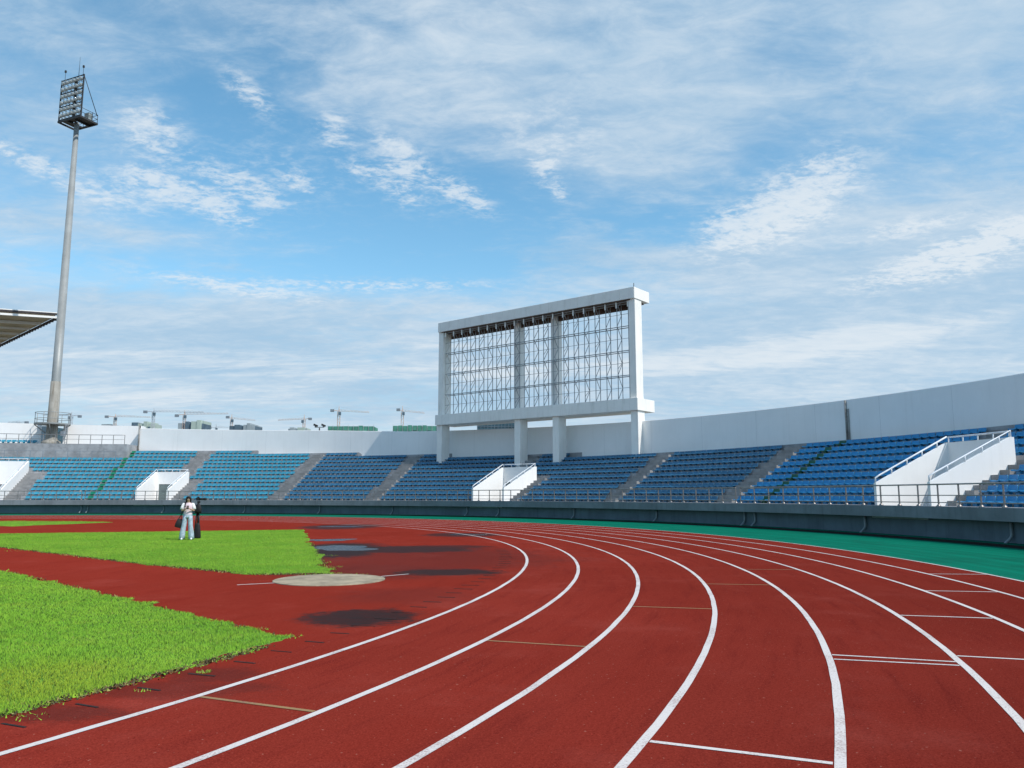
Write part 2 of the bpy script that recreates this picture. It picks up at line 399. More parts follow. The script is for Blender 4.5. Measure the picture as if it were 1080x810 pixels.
    puffs = total([(352,137,1.3,1.2,-20,.50),(425,167,2.4,1.0,-32,.60),(492,207,2.4,.9,-28,.52),(232,219,2.6,.9,-20,.62),(252,193,2.6,.7,-18,.50),(180,200,2.6,.8,-18,.46),(270,207,1.6,.6,-18,.40),
                   (160,135,1.8,1.3,-15,.48),(262,98,2.4,.9,-30,.46),(300,185,5.0,2.2,-14,.19),(420,190,5.0,1.8,-22,.15),(170,160,4.5,2.0,-16,.15),(575,180,1.2,1.1,-30,.36),(590,203,.8,.6,-30,.40),(35,172,3.6,.7,-16,.50),(315,192,1.0,.6,-20,.45),(385,180,1.2,.7,0,.40),(390,301,10,.5,2,.40),(250,304,6,.5,-4,.42),(560,150,4,2,-20,.14),(600,135,4,2.2,-20,.14),(130,205,3,1.5,0,.34),(425,205,2,.8,-20,.3)])
    nw = t.math('ADD', t.math('MULTIPLY', n3, .60), t.math('MULTIPLY', n5, .40))
    wt = t.math('ADD', puffs, bank)
    crisp = t.math('MULTIPLY', t.math('MULTIPLY', wt, 2.7, clamp=True), t.sstep(t.math('ADD', nw, t.math('MULTIPLY', wt, .18)), .46, .70))
    low = total([(300,385,26,1.0,0,.62),(480,360,16,.8,2,.6),(760,372,12,1.1,4,.55),(130,420,12,1.2,0,.5),(940,355,12,1.6,6,.6),(400,415,30,1.6,0,.35)])
    lown = t.noise(t.mapping(plane,(.35,1.3,1),(0,0,R(8)),(2.2,5.4,0)), 7.5, 9, .66, .4)
    lows = t.math('MULTIPLY', t.sstep(t.math('MULTIPLY', lown, low), .20, .42), .55)
    f = t.math('SUBTRACT', 1.0, t.math('MULTIPLY', t.math('MULTIPLY', t.math('SUBTRACT',1.0,veil), t.math('SUBTRACT',1.0,streak)),
              t.math('MULTIPLY', t.math('SUBTRACT',1.0,t.math('MULTIPLY',crisp,.80)), t.math('SUBTRACT',1.0,lows))))
    hz = t.sstep(el, 17.0, 0.0, 0.0, .78)
    f = t.math('SUBTRACT', 1.0, t.math('MULTIPLY', t.math('SUBTRACT',1.0,f), t.math('SUBTRACT',1.0,hz)))
    thick = t.sstep(t.math('ADD', t.math('ADD', t.math('MULTIPLY', n1,.6), t.math('MULTIPLY', n4,.4)), t.math('MULTIPLY', t.math('ADD', crisp, lows), .35)), .34, .80)
    cloud = t.mix(thick, tuple(v*CLOUD for v in (.43,.63,.83)), tuple(v*CLOUD for v in (.80,.89,.97)))
    c = t.mix(f, hs.outputs[0], cloud)
    t.put(bg.inputs[0], c); bg.inputs[1].default_value = .15
    t.lk(bg.outputs[0], out.inputs[0])
SKYV, CLOUD = 1.02, 4.8
build_world()
sl = bpy.data.lights.new('sun', 'SUN'); sl.energy = 3.0; sl.angle = R(.6); sl.color = (1,.955,.89)
so = bpy.data.objects.new('sun', sl); COL.objects.link(so)
a = R(SUN_AZ); e = R(SUN_EL)
so.rotation_euler = Vector((math.sin(a)*math.cos(e), math.cos(a)*math.cos(e), math.sin(e))).to_track_quat('Z','Y').to_euler()
so.location = (40,-10,60)

# ------------------------------------------------------------------ camera
cd = bpy.data.cameras.new('camera'); cd.sensor_fit = 'HORIZONTAL'; cd.sensor_width = 36; cd.lens = FPX/1080*36
cd.clip_start = .05; cd.clip_end = 6000
co_ = bpy.data.objects.new('camera', cd); COL.objects.link(co_)
co_.location = (0,0,CAMH); co_.rotation_euler = (math.pi/2+PITCH,0,0)
SC.camera = co_
SC.view_settings.view_transform = 'Standard'; SC.view_settings.look = 'None'
SC.view_settings.exposure = 0.34; SC.view_settings.gamma = 1; SC.view_settings.use_curve_mapping = False
SC.cycles.max_bounces = 6; SC.cycles.transparent_max_bounces = 4

# ------------------------------------------------------------------ ground
AX = (math.sin(R(40.3)), math.cos(R(40.3)))       # axis of the stadium; the bend spans 90 degrees to each side
T0, T1 = 40.3-90, 40.3+90
b = MB(); n = 96
b.add([(4000*math.cos(2*math.pi*k/n), 4000*math.sin(2*math.pi*k/n), -.06) for k in range(n)], [tuple(range(n))])
tag(b.build('ground', M['soil']), kind='structure')

LANE = 1.22; R1 = 36.5; ROUT = R1+8*LANE
def back(p, d): return (p[0]-AX[0]*d, p[1]-AX[1]*d, p[2])
b = MB()
ths = arange(T0, T1, 1.0)
rim = [P(ROUT,t,0) for t in ths]
b.add([(CX,CY,0)]+rim, [(0,i+1,i+2) for i in range(len(rim)-1)])
b.add([rim[0], rim[-1], back(rim[-1],80), back(rim[0],80)], [(0,1,2,3)])
tag(b.build('running_track', M['track']), kind='structure')

b = MB(); RDR = 52.02
b.sweep(lambda t: [(ROUT,0),(RDR,0)], ths)
for t in (T0, T1):
    p, q = P(ROUT,t), P(RDR,t); b.add([p,q,back(q,80),back(p,80)], [(0,1,2,3)])
b.sweep(lambda t: [(RDR+.10,.085),(52.9,.085)], ths)
tag(b.build('track_border', M['green']), kind='structure')
b = MB(); b.sweep(lambda t: [(RDR,0),(RDR,-.03),(RDR+.10,-.03),(RDR+.10,.083)], ths)
tag(b.build('drain_channel', M['slot']), kind='structure')

# painted lines: nine lane lines and the short marks across the lanes
def arc(b, r0, r1, t0, t1, z, step=.5):
    b.sweep(lambda t: [(r0,z),(r1,z)], arange(t0,t1,step))
b = MB(); LW = .05
for k in range(9):
    r = R1+LANE*k; hw = .035
    tt = arange(T0,T1,.5); wob = [random.gauss(0,.0022) for _ in tt]
    vs = []; fs = []
    for t, w_ in zip(tt, wob): vs += [P(r-hw+w_,t,.004), P(r+hw+w_*.6,t,.004)]
    fs = [(2*i,2*i+1,2*i+3,2*i+2) for i in range(len(tt)-1)]
    b.add(vs, fs)
    for t in (T0,T1):
        p, q = P(r-hw,t,.004), P(r+hw,t,.004); b.add([p,q,back(q,80),back(p,80)], [(0,1,2,3)])
def mark(b, k0, k1, t, w, z=.004, t2=None):
    r0 = R1+LANE*k0+.042; r1 = R1+LANE*k1-.042; t2 = t if t2 is None else t2
    d0 = math.degrees(w/2/r0)
    b.add([P(r0,t-d0,z),P(r1,t2-d0,z),P(r1,t2+d0,z),P(r0,t+d0,z)], [(0,1,2,3)])
mark(b,3,4,112.90,.05); mark(b,4,5,107.90,.045); mark(b,4,5,108.22,.04,t2=108.14)
mark(b,5,6,107.45,.045); mark(b,6,7,107.0,.045)
mark(b,5,6,103.56,.05); mark(b,6,7,99.38,.05); mark(b,7,8,95.31,.05)
x0,y0 = gr(250,617); x1,y1 = gr(289,615.0); x2,y2 = gr(399,608.3); x3,y3 = gr(431,605.5)
for (p,q) in (((x0,y0),(x1,y1)),((x2,y2),(x3,y3))):
    d = Vector((q[0]-p[0],q[1]-p[1])).normalized(); nn = Vector((-d.y,d.x))*.03
    b.add([(p[0]+nn.x,p[1]+nn.y,.004),(q[0]+nn.x,q[1]+nn.y,.004),(q[0]-nn.x,q[1]-nn.y,.004),(p[0]-nn.x,p[1]-nn.y,.004)], [(0,1,2,3)])
tag(b.build('lane_lines', M['line']), kind='structure')
b = MB()
for k,t in ((0,113.30),(1,108.40),(2,103.52),(3,98.70),(4,94.33)): mark(b,k,k+1,t,.045)
tag(b.build('stagger_marks', M['ochre']), kind='structure')

# puddles
def puddle(px, py, rx, ry, seed, rot=0):
    cx, cy = gr(px,py); rnd = random.Random(seed); b = MB(); n = 40; ph = [rnd.uniform(0,6.28) for _ in range(4)]
    pts = []
    for k in range(n):
        a = 2*math.pi*k/n; q = 1+.20*math.sin(2*a+ph[0])+.14*math.sin(3*a+ph[1])+.09*math.sin(5*a+ph[2])+.05*math.sin(9*a+ph[3])
        x, y = rx*q*math.cos(a), ry*q*math.sin(a); c, s = math.cos(R(rot)), math.sin(R(rot))
        pts.append((cx+x*c-y*s, cy+x*s+y*c, .003))
    b.add(pts, [tuple(range(n))]); tag(b.build('puddle', M['water']), kind='structure')
puddle(349,569.5,.75,.85,1); puddle(359,578.0,1.15,1.15,5,12); puddle(360,555.4,.95,1.0,3); puddle(492,564.0,.75,.42,9)

# shot put circle
b = MB(); cx, cy = -3.56, 15.85; n = 64
b.rings([[(cx+r*math.cos(2*math.pi*k/n), cy+r*math.sin(2*math.pi*k/n), z) for k in range(n)] for r,z in ((1.07,-.02),(1.07,.012),(1.055,.018))], 0, False)
o = b.build('throwing_circle', M['pad'])
tag(o, 'round pale weathered concrete throwing circle set in the red surface beside the grass corner', 'throwing circle')
b = MB()
for t0_, t1_ in ((.15,1.45),):
    vs=[]; nn=24
    for i in range(nn+1):
        a_ = t0_+(t1_-t0_)*i/nn; wdt = .05*math.sin(math.pi*i/nn)+.004
        for r in (1.075, 1.075+wdt): vs.append((cx+r*math.cos(a_), cy+r*math.sin(a_), .005))
    b.add(vs, [(2*i,2*i+1,2*i+3,2*i+2) for i in range(nn)])
g = b.build('edge_gap', M['slot'], o)

# drain slots along the inner kerb
slot = None
SLOT_T = [115.14-.94*i for i in range(-1,34)]
for i, t in enumerate(SLOT_T):
    ln = .30+.05*random.random() if t < 113 else .24
    bb = MB(); d = math.degrees(.011/36)
    r0 = 35.78+.05*random.uniform(-1,1)
    if slot is None:
        m_ = MB(); m_.box((0,0,-.003), (.024,.32,.012)); slot = m_.mesh('drain_slot', M['slot'])
    p = P(35.93+.03*random.uniform(-1,1), t, .002)
    o = put('drain_slot', slot, None, p, -R(t)+random.uniform(-.04,.04)); o.scale = (random.uniform(.7,1.2), random.uniform(.75,1.1), 1)
    ordn = ['nearest','second','third','fourth','fifth','sixth','seventh','eighth','ninth','tenth','eleventh','twelfth','thirteenth','fourteenth','fifteenth','sixteenth','seventeenth','eighteenth','nineteenth','twentieth','twenty-first','twenty-second','twenty-third','twenty-fourth','twenty-fifth','twenty-sixth','twenty-seventh','twenty-eighth','twenty-ninth','thirtieth','thirty-first','thirty-second','thirty-third','thirty-fourth','thirty-fifth','thirty-sixth']
    tag(o, 'thin black drain slot inside the innermost white line, %s counted from the camera' % ordn[i], 'drain slot', 'drain slots along the inner kerb')

# ------------------------------------------------------------------ lawns
def inpoly(pts, poly):
    x, y = pts[:,0], pts[:,1]; c = np.zeros(len(x), bool); n = len(poly)
    for i in range(n):
        x0,y0 = poly[i]; x1,y1 = poly[(i+1) % n]
        if y0 == y1: continue
        c ^= ((y0 > y) != (y1 > y)) & (x < (x1-x0)*(y-y0)/(y1-y0)+x0)
    return c
def ragged(poly, amp, step, seed):
    rnd = random.Random(seed); out = []
    for i in range(len(poly)):
        a = Vector(poly[i]); b_ = Vector(poly[(i+1) % len(poly)]); L = (b_-a).length; n = max(1,int(L/step)); d = (b_-a)/max(L,1e-6); nn = Vector((-d.y,d.x))
        w = 0
        for k in range(n):
            w = .75*w+rnd.gauss(0,amp)+(rnd.gauss(0,amp*3.0) if rnd.random() < .14 else 0)
            out.append(tuple(a+d*(L*k/n)+nn*w))
    return out
def lawn(poly, amp, step, seed, blades, hgt, label, near):
    edge = ragged(poly, amp, step, seed)
    xs = [p[0] for p in edge]; ys = [p[1] for p in edge]
    # soil slab
    b = MB(); n = len(edge)
    b.add([(x,y,.005) for x,y in edge]+[(x,y,-.01) for x,y in edge], [tuple(range(n))]+[(i,(i+1)%n,n+(i+1)%n,n+i) for i in range(n)])
    slab = b.mesh('lawn', [M['lawn'], M['blade']])
    # blades, thinning with distance from the walkable track
    rng = np.random.default_rng(seed); pts = np.zeros((0,2))
    while len(pts) < blades:
        q = np.stack([rng.uniform(min(xs),max(xs),blades*2), rng.uniform(min(ys),max(ys),blades*2)],1)
        keep = inpoly(q, edge) & (q[:,0] > -.92*q[:,1]-5.0)
        q = q[keep]; d = np.hypot(q[:,0],q[:,1]); q = q[rng.uniform(0,1,len(q)) < np.clip((near/d)**1.3,0,1)]
        pts = np.concatenate([pts,q])
    pts = pts[:blades]; d = np.hypot(pts[:,0],pts[:,1]); k = len(pts)
    th = rng.uniform(0,2*math.pi,k); h = hgt*rng.uniform(.55,1.25,k); clump = np.sin(pts[:,0]*3.1+np.sin(pts[:,1]*2.3))*np.sin(pts[:,1]*2.7+1)*.22+1; h *= clump
    w = .0032*np.clip(d/near,1,4.0)*rng.uniform(.7,1.3,k); lean = hgt*rng.uniform(.1,.9,k); la = rng.uniform(0,2*math.pi,k)
    V = np.zeros((k,3,3)); ux, uy = np.cos(th)*w, np.sin(th)*w
    V[:,0,0] = pts[:,0]-ux; V[:,0,1] = pts[:,1]-uy; V[:,1,0] = pts[:,0]+ux; V[:,1,1] = pts[:,1]+uy; V[:,0:2,2] = .008
    V[:,2,0] = pts[:,0]+np.cos(la)*lean; V[:,2,1] = pts[:,1]+np.sin(la)*lean; V[:,2,2] = .012+h
    nb = len(slab.vertices); sv = np.zeros(nb*3); slab.vertices.foreach_get('co', sv)
    me = bpy.data.meshes.new('grass'); me.materials.append(M['lawn']); me.materials.append(M['blade'])
    loops = [list(p.vertices) for p in slab.polygons]; lidx = [i for l in loops for i in l]; tot = [len(l) for l in loops]
    me.vertices.add(nb+3*k); me.vertices.foreach_set('co', np.concatenate([sv, V.reshape(-1)]))
    lv = np.concatenate([np.array(lidx), nb+np.arange(3*k)]); lt = np.concatenate([np.array(tot), np.full(k,3)])
    me.loops.add(len(lv)); me.loops.foreach_set('vertex_index', lv.astype(np.int32))
    me.polygons.add(len(lt)); ls = np.concatenate([[0],np.cumsum(lt)[:-1]])
    me.polygons.foreach_set('loop_start', ls.astype(np.int32)); me.polygons.foreach_set('loop_total', lt.astype(np.int32))
    me.polygons.foreach_set('material_index', np.concatenate([np.zeros(len(tot)),np.ones(k)]).astype(np.int32))
    me.update(calc_edges=True); me.validate()
    bpy.data.meshes.remove(slab)
    return tag(put('grass', me), label, 'grass', kind='stuff')
def arc_pts(r, t0, t1, step=1.5): return [P(r,t)[:2] for t in arange(t0,t1,step)]
polyA = [(-2.62,9.42)]+arc_pts(35.55,110.6,121,1.2)+[(-14,2),(-30,36.2),(-11.3,17.9)]
lawn(polyA, .030, .10, 3, 540000, .024, 'bright green lawn patch nearest the camera, on the left inside the curve', 8.0)
polyB = [(-3.95,16.98),(-5.34,16.94),(-8.3,19.0),(-12.2,22.1),(-16.4,25.9),(-24,32.6),(-40,46),(-46,40),(-21.07,33.3),(-10.0,38.6),(-6.6,27.0)]
polyB = [(-3.95,16.98),(-5.34,16.94),(-8.3,19.0),(-12.2,22.1),(-16.4,25.9),(-30,37.0),(-21.07,33.3)] if False else [(-3.9,17.0),(-5.34,16.94),(-7.3,18.3),(-10.6,21.0),(-16.4,25.88),(-24.0,32.2),(-23.0,34.1),(-10.0,38.6),(-7.0,28.0)]
lawn(polyB, .035, .14, 5, 330000, .028, 'bright green lawn patch with a pointed corner where the person stands', 17.0)
polyC = [P(30.9,22)[:2], P(30.9,14)[:2], P(30.6,6)[:2], P(30.4,-4)[:2], (-44,48), (-31,44.2), (-26.8,43.0), (-25.4,47.5)]
lawn(polyC, .05, .3, 8, 40000, .05, 'narrow far green lawn strip at the left edge beyond the red runway', 40.0)
# dry weeds creeping from the lawn edges
b = MB()
for (px,py,rad,cnt) in ((350,598,.35,60),(352,605,.30,50),(375,606.5,.45,70),(348,586,.30,30),(268,664,.25,60),(305,672,.22,60),(215,709,.09,60),(30,757,.2,24),(20,581,.5,40),(150,729,.1,16),(255,689,.2,24)):
    cx_, cy_ = gr(px,py)
    for _ in range(cnt):
        a_ = random.uniform(0,6.28); q = rad*.8*math.sqrt(random.random())
        x, y = cx_+q*math.cos(a_), cy_+q*math.sin(a_)*.8; w = .004+.003*random.random(); t_ = random.uniform(0,6.28); h = random.uniform(.008,.030)
        b.add([(x-w*math.cos(t_),y-w*math.sin(t_),.001),(x+w*math.cos(t_),y+w*math.sin(t_),.001),(x+random.gauss(0,.014),y+random.gauss(0,.014),h)], [(0,1,2)], random.choice((0,1,1)))
def crumbs(pts_, n_, spread, hmax):
    for _ in range(n_):
        i_ = random.randrange(len(pts_)-1); k_ = random.random(); p_ = Vector(pts_[i_]).lerp(Vector(pts_[i_+1]), k_)
        x, y = p_.x+random.gauss(0,spread), p_.y+random.gauss(0,spread); t_ = random.uniform(0,6.28); w = random.uniform(.006,.02)
        b.add([(x-w*math.cos(t_),y-w*math.sin(t_),.001),(x+w*math.cos(t_),y+w*math.sin(t_),.001),(x+random.gauss(0,.02),y+random.gauss(0,.02),random.uniform(.006,hmax))], [(0,1,2)], random.choice((2,2,2,0,1)))
crumbs([P(35.60,t)[:2] for t in arange(110.2,117,.5)], 2200, .045, .028)
crumbs([(-3.9,16.98),(-5.34,16.90),(-7.3,18.25),(-10.6,20.9),(-16.4,25.8)], 1600, .05, .05)
crumbs([(-3.85,17.0),(-7.0,28.0)], 500, .07, .05); crumbs([(-2.6,9.45),(-11.3,17.93)], 500, .05, .04)
me = b.mesh('weeds', [M['twig'], M['blade'], M['roots']], normals=False)
tag(put('weeds', me), 'dry yellowish weeds creeping out from the lawn edges', 'weeds', kind='stuff')

# ------------------------------------------------------------------ grandstand
Z0, RISE, TREAD, RF = 1.24, .395, .80, 53.2
def zrow(i): return Z0+RISE*i
#        theta, radius of parapet inner face, top height
WALL = [(-3.9,64.8,8.86),(4,63.9,8.62),(15.6,63.1,8.30),(25,62.35,7.85),(37,61.4,7.55),(49.5,61.0,7.32),(65,61.0,7.18),(75.4,60.75,7.07),(90,60.4,7.0),(112,60.4,7.0)]
def rw(t): return lerp_table(WALL,t)[0]
JL, JR = -3.9, 65.9                                # expansion joints
TA, TB = -48.0, 110.0
# stair entrances: (theta left, theta right, radius of back wall)
ENT = [(-15.1,-11.55,58.85),(1.30,4.65,56.65),(38.50,42.10,56.65),(76.25,79.85,56.65)]
SIDE = [(-11.55,-10.15,59.0),(4.65,5.70,57.4),(42.10,42.90,57.4),(79.85,80.35,57.4)]       # stair beside the entrance
UP = [(3.10,4.20,57.4),(39.15,40.15,57.4),(76.45,77.35,57.4)]                                   # stair above the entrance
FULL = [(15.20,16.35),(26.05,27.25),(52.30,53.35),(63.10,64.35)]
def lean(t, r):                                     # the aisles are not quite radial: they drift as they climb
    return -min(.15, max(0.0, .03+.0028*(t+3.5)))*(r-53.6)
def row_profile(t, kind):
    """(r,z) polyline of the terrace at angle t"""
    left = t < JL-1e-6
    rmax = 62.0 if left else rw(t)+.02
    nr = 12 if left else 14
    pts = [(52.45,Z0)]
    for i in range(nr):
        r0 = RF+TREAD*i; r1 = r0+TREAD
        if i > 0: pts += [(min(r0,rmax), zrow(i)-0.0 if r0 < rmax else pts[-1][1])]
        pts += [(min(r1,rmax), pts[-1][1] if r0 >= rmax else zrow(i))]
    return pts
def stairs_profile(r_from, r_to, sub=2):
    pts = []
    return pts
brk = sorted(set([TA,TB,JL]+[v for e_ in ENT for v in e_[:2]]))
segs = []
stand = empty('grandstand', P(53,40,0))
tag(stand, 'curved grey concrete grandstand of stepped seating rows around the bend', 'grandstand')
def stand_part(name, b, mat, **k):
    o = b.build(name, mat, stand, **k); o.matrix_parent_inverse = Matrix.Translation(-Vector(stand.location)); return o
b = MB()
for a_, z_ in zip(brk, brk[1:]):
    mid = (a_+z_)/2; ent = next((e_ for e_ in ENT if e_[0]-1e-6 < mid < e_[1]+1e-6), None)
    ts = arange(a_, z_, .6)
    if abs(z_-JL) < 1e-6: ts = ts[:-1]+[JL-1e-5]
    if ent is None: b.sweep(lambda t: row_profile(t,0), ts)
    else:
        FL = .72; rb = ent[2]+.15
        def pr(t):
            pts = [(52.45,Z0),(52.75,Z0),(52.75,FL),(rb,FL)]
            full = row_profile(t,0); zb = [z for r,z in full if r >= rb][0]
            i0 = int((rb-RF)/TREAD); pts.append((rb, zrow(i0)))
            rmax = 62.0 if t < JL else rw(t)+.02
            for i in range(i0, 14 if t >= JL else 12):
                r0 = max(RF+TREAD*i, rb); r1 = RF+TREAD*(i+1)
                if i > i0: pts.append((min(r0,rmax), zrow(i) if r0 < rmax else pts[-1][1]))
                pts.append((min(r1,rmax), pts[-1][1]))
            return pts
        b.sweep(pr, ts)
stand_part('terrace', b, M['concrete'])
# upper platform on the left of the joint
b = MB(); ts = arange(TA, JL, .8)
b.sweep(lambda t: [(62.0,5.0),(62.0,6.98),(66.1,6.98)], ts)
b.add([P(62.0,JL,4.8),P(66.1,JL,4.8),P(66.1,JL,6.98),P(62.0,JL,6.98)], [(0,1,2,3)])
stand_part('upper_platform', b, M['concrete'])
# ledge fascia and the recessed wall under it
b = MB(); ts = arange(TA, TB, .6)
b.sweep(lambda t: [(52.32,.80),(52.32,Z0-.01),(52.34,Z0+.004),(52.50,Z0+.004),(52.50,1.0),(53.3,1.0),(53.3,.80)], ts, closed=True, caps=True)
stand_part('fascia', b, M['fascia'])
b = MB(); b.sweep(lambda t: [(52.84,-.05),(52.84,.80)], ts); stand_part('base_wall', b, M['basewall'])
for i, t in enumerate([-20.5,-12.2,-3.86,-3.22,4.39,13.07,21.39,29.67,38.17,41.68,49.93,58.34,66.43,67.32,75.74,84.34,92.7,101]):
    b = MB(); b.tube([P(52.76,t,.82),P(52.76,t,.34),P(52.74,t-.05,.24),P(52.60,t-.10,.10),P(52.56,t-.12,.0)], .05, 10)
    stand_part('downpipe', b, M['pipe'])
# stairs: two steps to a row, laid on the terrace
def stair(t0, t1, rfrom, rto, drift=True):
    b = MB(); k = 0
    i0 = max(0,int(round((rfrom-RF)/TREAD)))
    i = i0
    while RF+TREAD*(i+1) <= rto+.05:
        r1 = RF+TREAD*(i+1); za, zb = zrow(i), zrow(i)+RISE/2; sh_ = lean((t0+t1)/2,r1) if drift else 0.0; ts = arange(t0+sh_,t1+sh_,.4)
        # half step against the riser, with a bright nosing edge 3 mm proud of the tread above
        b.sweep(lambda t: [(r1-.38,za),(r1-.38,zb),(r1-.002,zb),(r1-.002,za)], ts, closed=True, caps=True)
        if RF+TREAD*(i+2) <= rto+.05:
            b.sweep(lambda t: [(r1-.004,zb+.004),(r1-.004,za+RISE+.004),(r1+TREAD-.39,za+RISE+.004)], ts)
        i += 1
    return stand_part('aisle_stair', b, M['stair'])
for t0,t1 in FULL: stair(t0,t1,RF,rw(t0)-.1)
for t0,t1,rt in SIDE: stair(t0,t1,RF,rt,False)
for t0,t1,rf in UP: stair(t0,t1,rf,rw(t0)-.1)

# parapet wall
pw = empty('parapet_wall', P(61,40,0)); tag(pw, 'tall white curved parapet wall running behind the top row of seats', 'wall')
inv_pw = Matrix.Translation(-Vector(pw.location))
b = MB(); ts = arange(JL, TB, .8)
def wprof(t):
    r, z = lerp_table(WALL,t); return [(r,0),(r,z),(r+.02,z+.03),(r+.26,z+.03),(r+.28,z),(r+.28,0)]
b.sweep(wprof, ts, closed=True, caps=True)
o = b.build('curved_wall', M['white'], pw); o.matrix_parent_inverse = inv_pw
GAP = (-13.0,-11.05)
for t0,t1 in ((TA,GAP[0]),(GAP[1],JL-.02)):
    b = MB(); b.sweep(lambda t: [(66,0),(66,9.22+.012*max(0,-t-4)),(66.28,9.22+.012*max(0,-t-4)),(66.28,0)], arange(t0,t1,.8), closed=True, caps=True)
    o = b.build('platform_wall', M['white'], pw); o.matrix_parent_inverse = inv_pw
b = MB(); p0 = P(64.8,JL-.01,0); p1 = P(66.1,JL-.01,0)
b.add([(p0[0],p0[1],4),(p1[0],p1[1],4),(p1[0],p1[1],9.15),(p0[0],p0[1],9.15)], [(0,1,2,3)])
q0, q1 = P(64.8,JL+.2,0), P(66.1,JL+.2,0)
b.add([(q0[0],q0[1],4),(q1[0],q1[1],4),(q1[0],q1[1],9.15),(q0[0],q0[1],9.15),(p0[0],p0[1],9.15),(p1[0],p1[1],9.15)], [(0,1,2,3),(3,2,5,4)])
o = b.build('return_wall', M['white'], pw); o.matrix_parent_inverse = inv_pw
b = MB(); r_, z_ = lerp_table(WALL,JR)
for dt in (0,.15): b.tube([P(r_-.05,JR+dt,4.6),P(r_-.05,JR+dt,z_-.02-.5*(dt > .1))], .06, 8)
o = b.build('joint_strip', M['joint'], pw); o.matrix_parent_inverse = inv_pw
b = MB(); b.sweep(lambda t: [(64.7,6.0),(64.7,9.1)], [JL+.02,JL+.17]); b.tube([P(64.66,JL+.1,6.2),P(64.66,JL+.1,9.4)], .05, 8)
o = b.build('joint_strip', M['joint'], pw); o.matrix_parent_inverse = inv_pw
# thin vertical panel seams, plain grey strips at the joints
b = MB()
for t in arange(0,100,4.6):
    r_, z_ = lerp_table(WALL,t); b.box(P(r_-.001,t,z_/2+2.0), (.010,.005,z_-4.02), -R(t))
o = b.build('panel_seams', rough_paint('wall_seam_grey',(.5,.5,.5),.05,.8), pw); o.matrix_parent_inverse = inv_pw

# stair entrances with white walls and handrails
ENT_LABEL = ['white stair entrance at the left edge of the photo, cut by the frame',
             'white stair entrance with a dark door behind the standing person',
             'white stair entrance under the empty scoreboard frame, middle of the stand',
             'large white stair entrance nearest the camera, in the right of the stand']
for ei, (t0,t1,rb) in enumerate(ENT):
    en = empty('stair_entrance', P(53,(t0+t1)/2,Z0)); tag(en, ENT_LABEL[ei], 'stair entrance', 'white stair entrances in the stand')
    inv = Matrix.Translation(-Vector(en.location))
    def ep(name, b, mat):
        o = b.build(name, mat, en); o.matrix_parent_inverse = inv; return o
    zt = lambda r: 2.18+(r-53.0)*(zrow((rb-RF)/TREAD)+.98-2.18)/(rb-53.0)
    W_ = math.degrees(.16/55)
    for side, (ta,tb) in enumerate(((t0,t0+W_),(t1-W_,t1))):
        b = MB(); rs = [52.62, 52.98]+[53+(rb-53)*k/6 for k in range(1,7)]
        lo = lambda r: .70
        ring = lambda t, : [(r,.70) for r in (52.93, rb)]+[(rb,zt(rb)),(53.0,zt(53.0)),(52.93,zt(53.0)-.03)]
        b.sweep(ring, [ta,tb], closed=True, caps=True)
        ep('side_wall', b, M['white'])
    b = MB(); dz = 2.74; FL = .72
    # back wall with a door opening
    td0, td1 = t0+W_+math.degrees(.25/rb), t1-W_-math.degrees(.45/rb)
    for a_,z_,zl in ((t0,td0,.70),(td0,td1,dz),(td1,t1,.70)):
        b.sweep(lambda t: [(rb,zl),(rb,zt(rb)-.003),(rb+.14,zt(rb)-.003),(rb+.14,zl)], arange(a_,z_,.5), closed=True, caps=True)
    bw = ep('back_wall', b, M['white'])
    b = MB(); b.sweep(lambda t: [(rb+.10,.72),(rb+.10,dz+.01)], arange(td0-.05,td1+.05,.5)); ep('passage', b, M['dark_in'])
    tm = td0+(td1-td0)*.72
    b = MB(); b.sweep(lambda t: [(rb+.04,.73),(rb+.04,dz-.02),(rb+.08,dz-.02),(rb+.08,.73)], [td0+.03,tm], closed=True, caps=True); ep('door', b, M['door'])
    # handrails along both slopes and over the back
    for side,t in ((0,t0+W_/2),(1,t1-W_/2)):
        b = MB(); hr = .23
        pts = [P(52.97,t,zt(53.0)-.02), P(52.97,t,zt(53.0)+hr-.03)]+[P(r,t,zt(r)+hr) for r in (53.2,(53+rb)/2,rb+.05)]
        if side == 1: pts.append(P(rb+.06,t,zt(rb)))
        b.tube(pts, .035, 8)
        for k in range(1,5):
            r = 53.0+(rb-53.0)*k/4.6; b.tube([P(r,t,zt(r)-.01),P(r,t,zt(r)+hr)], .028, 8)
        ep('handrail', b, M['white_rail'])
    b = MB(); tt = arange(t0+W_/2,t1-W_/2,.5); b.tube([P(rb+.07,t,zt(rb)+.23) for t in tt], .035, 8)
    for t in arange(t0+W_,t1-W_,.8)[:]: b.tube([P(rb+.07,t,zt(rb)-.01),P(rb+.07,t,zt(rb)+.23)], .028, 8)
    ep('back_rail', b, M['white_rail'])
b = MB()

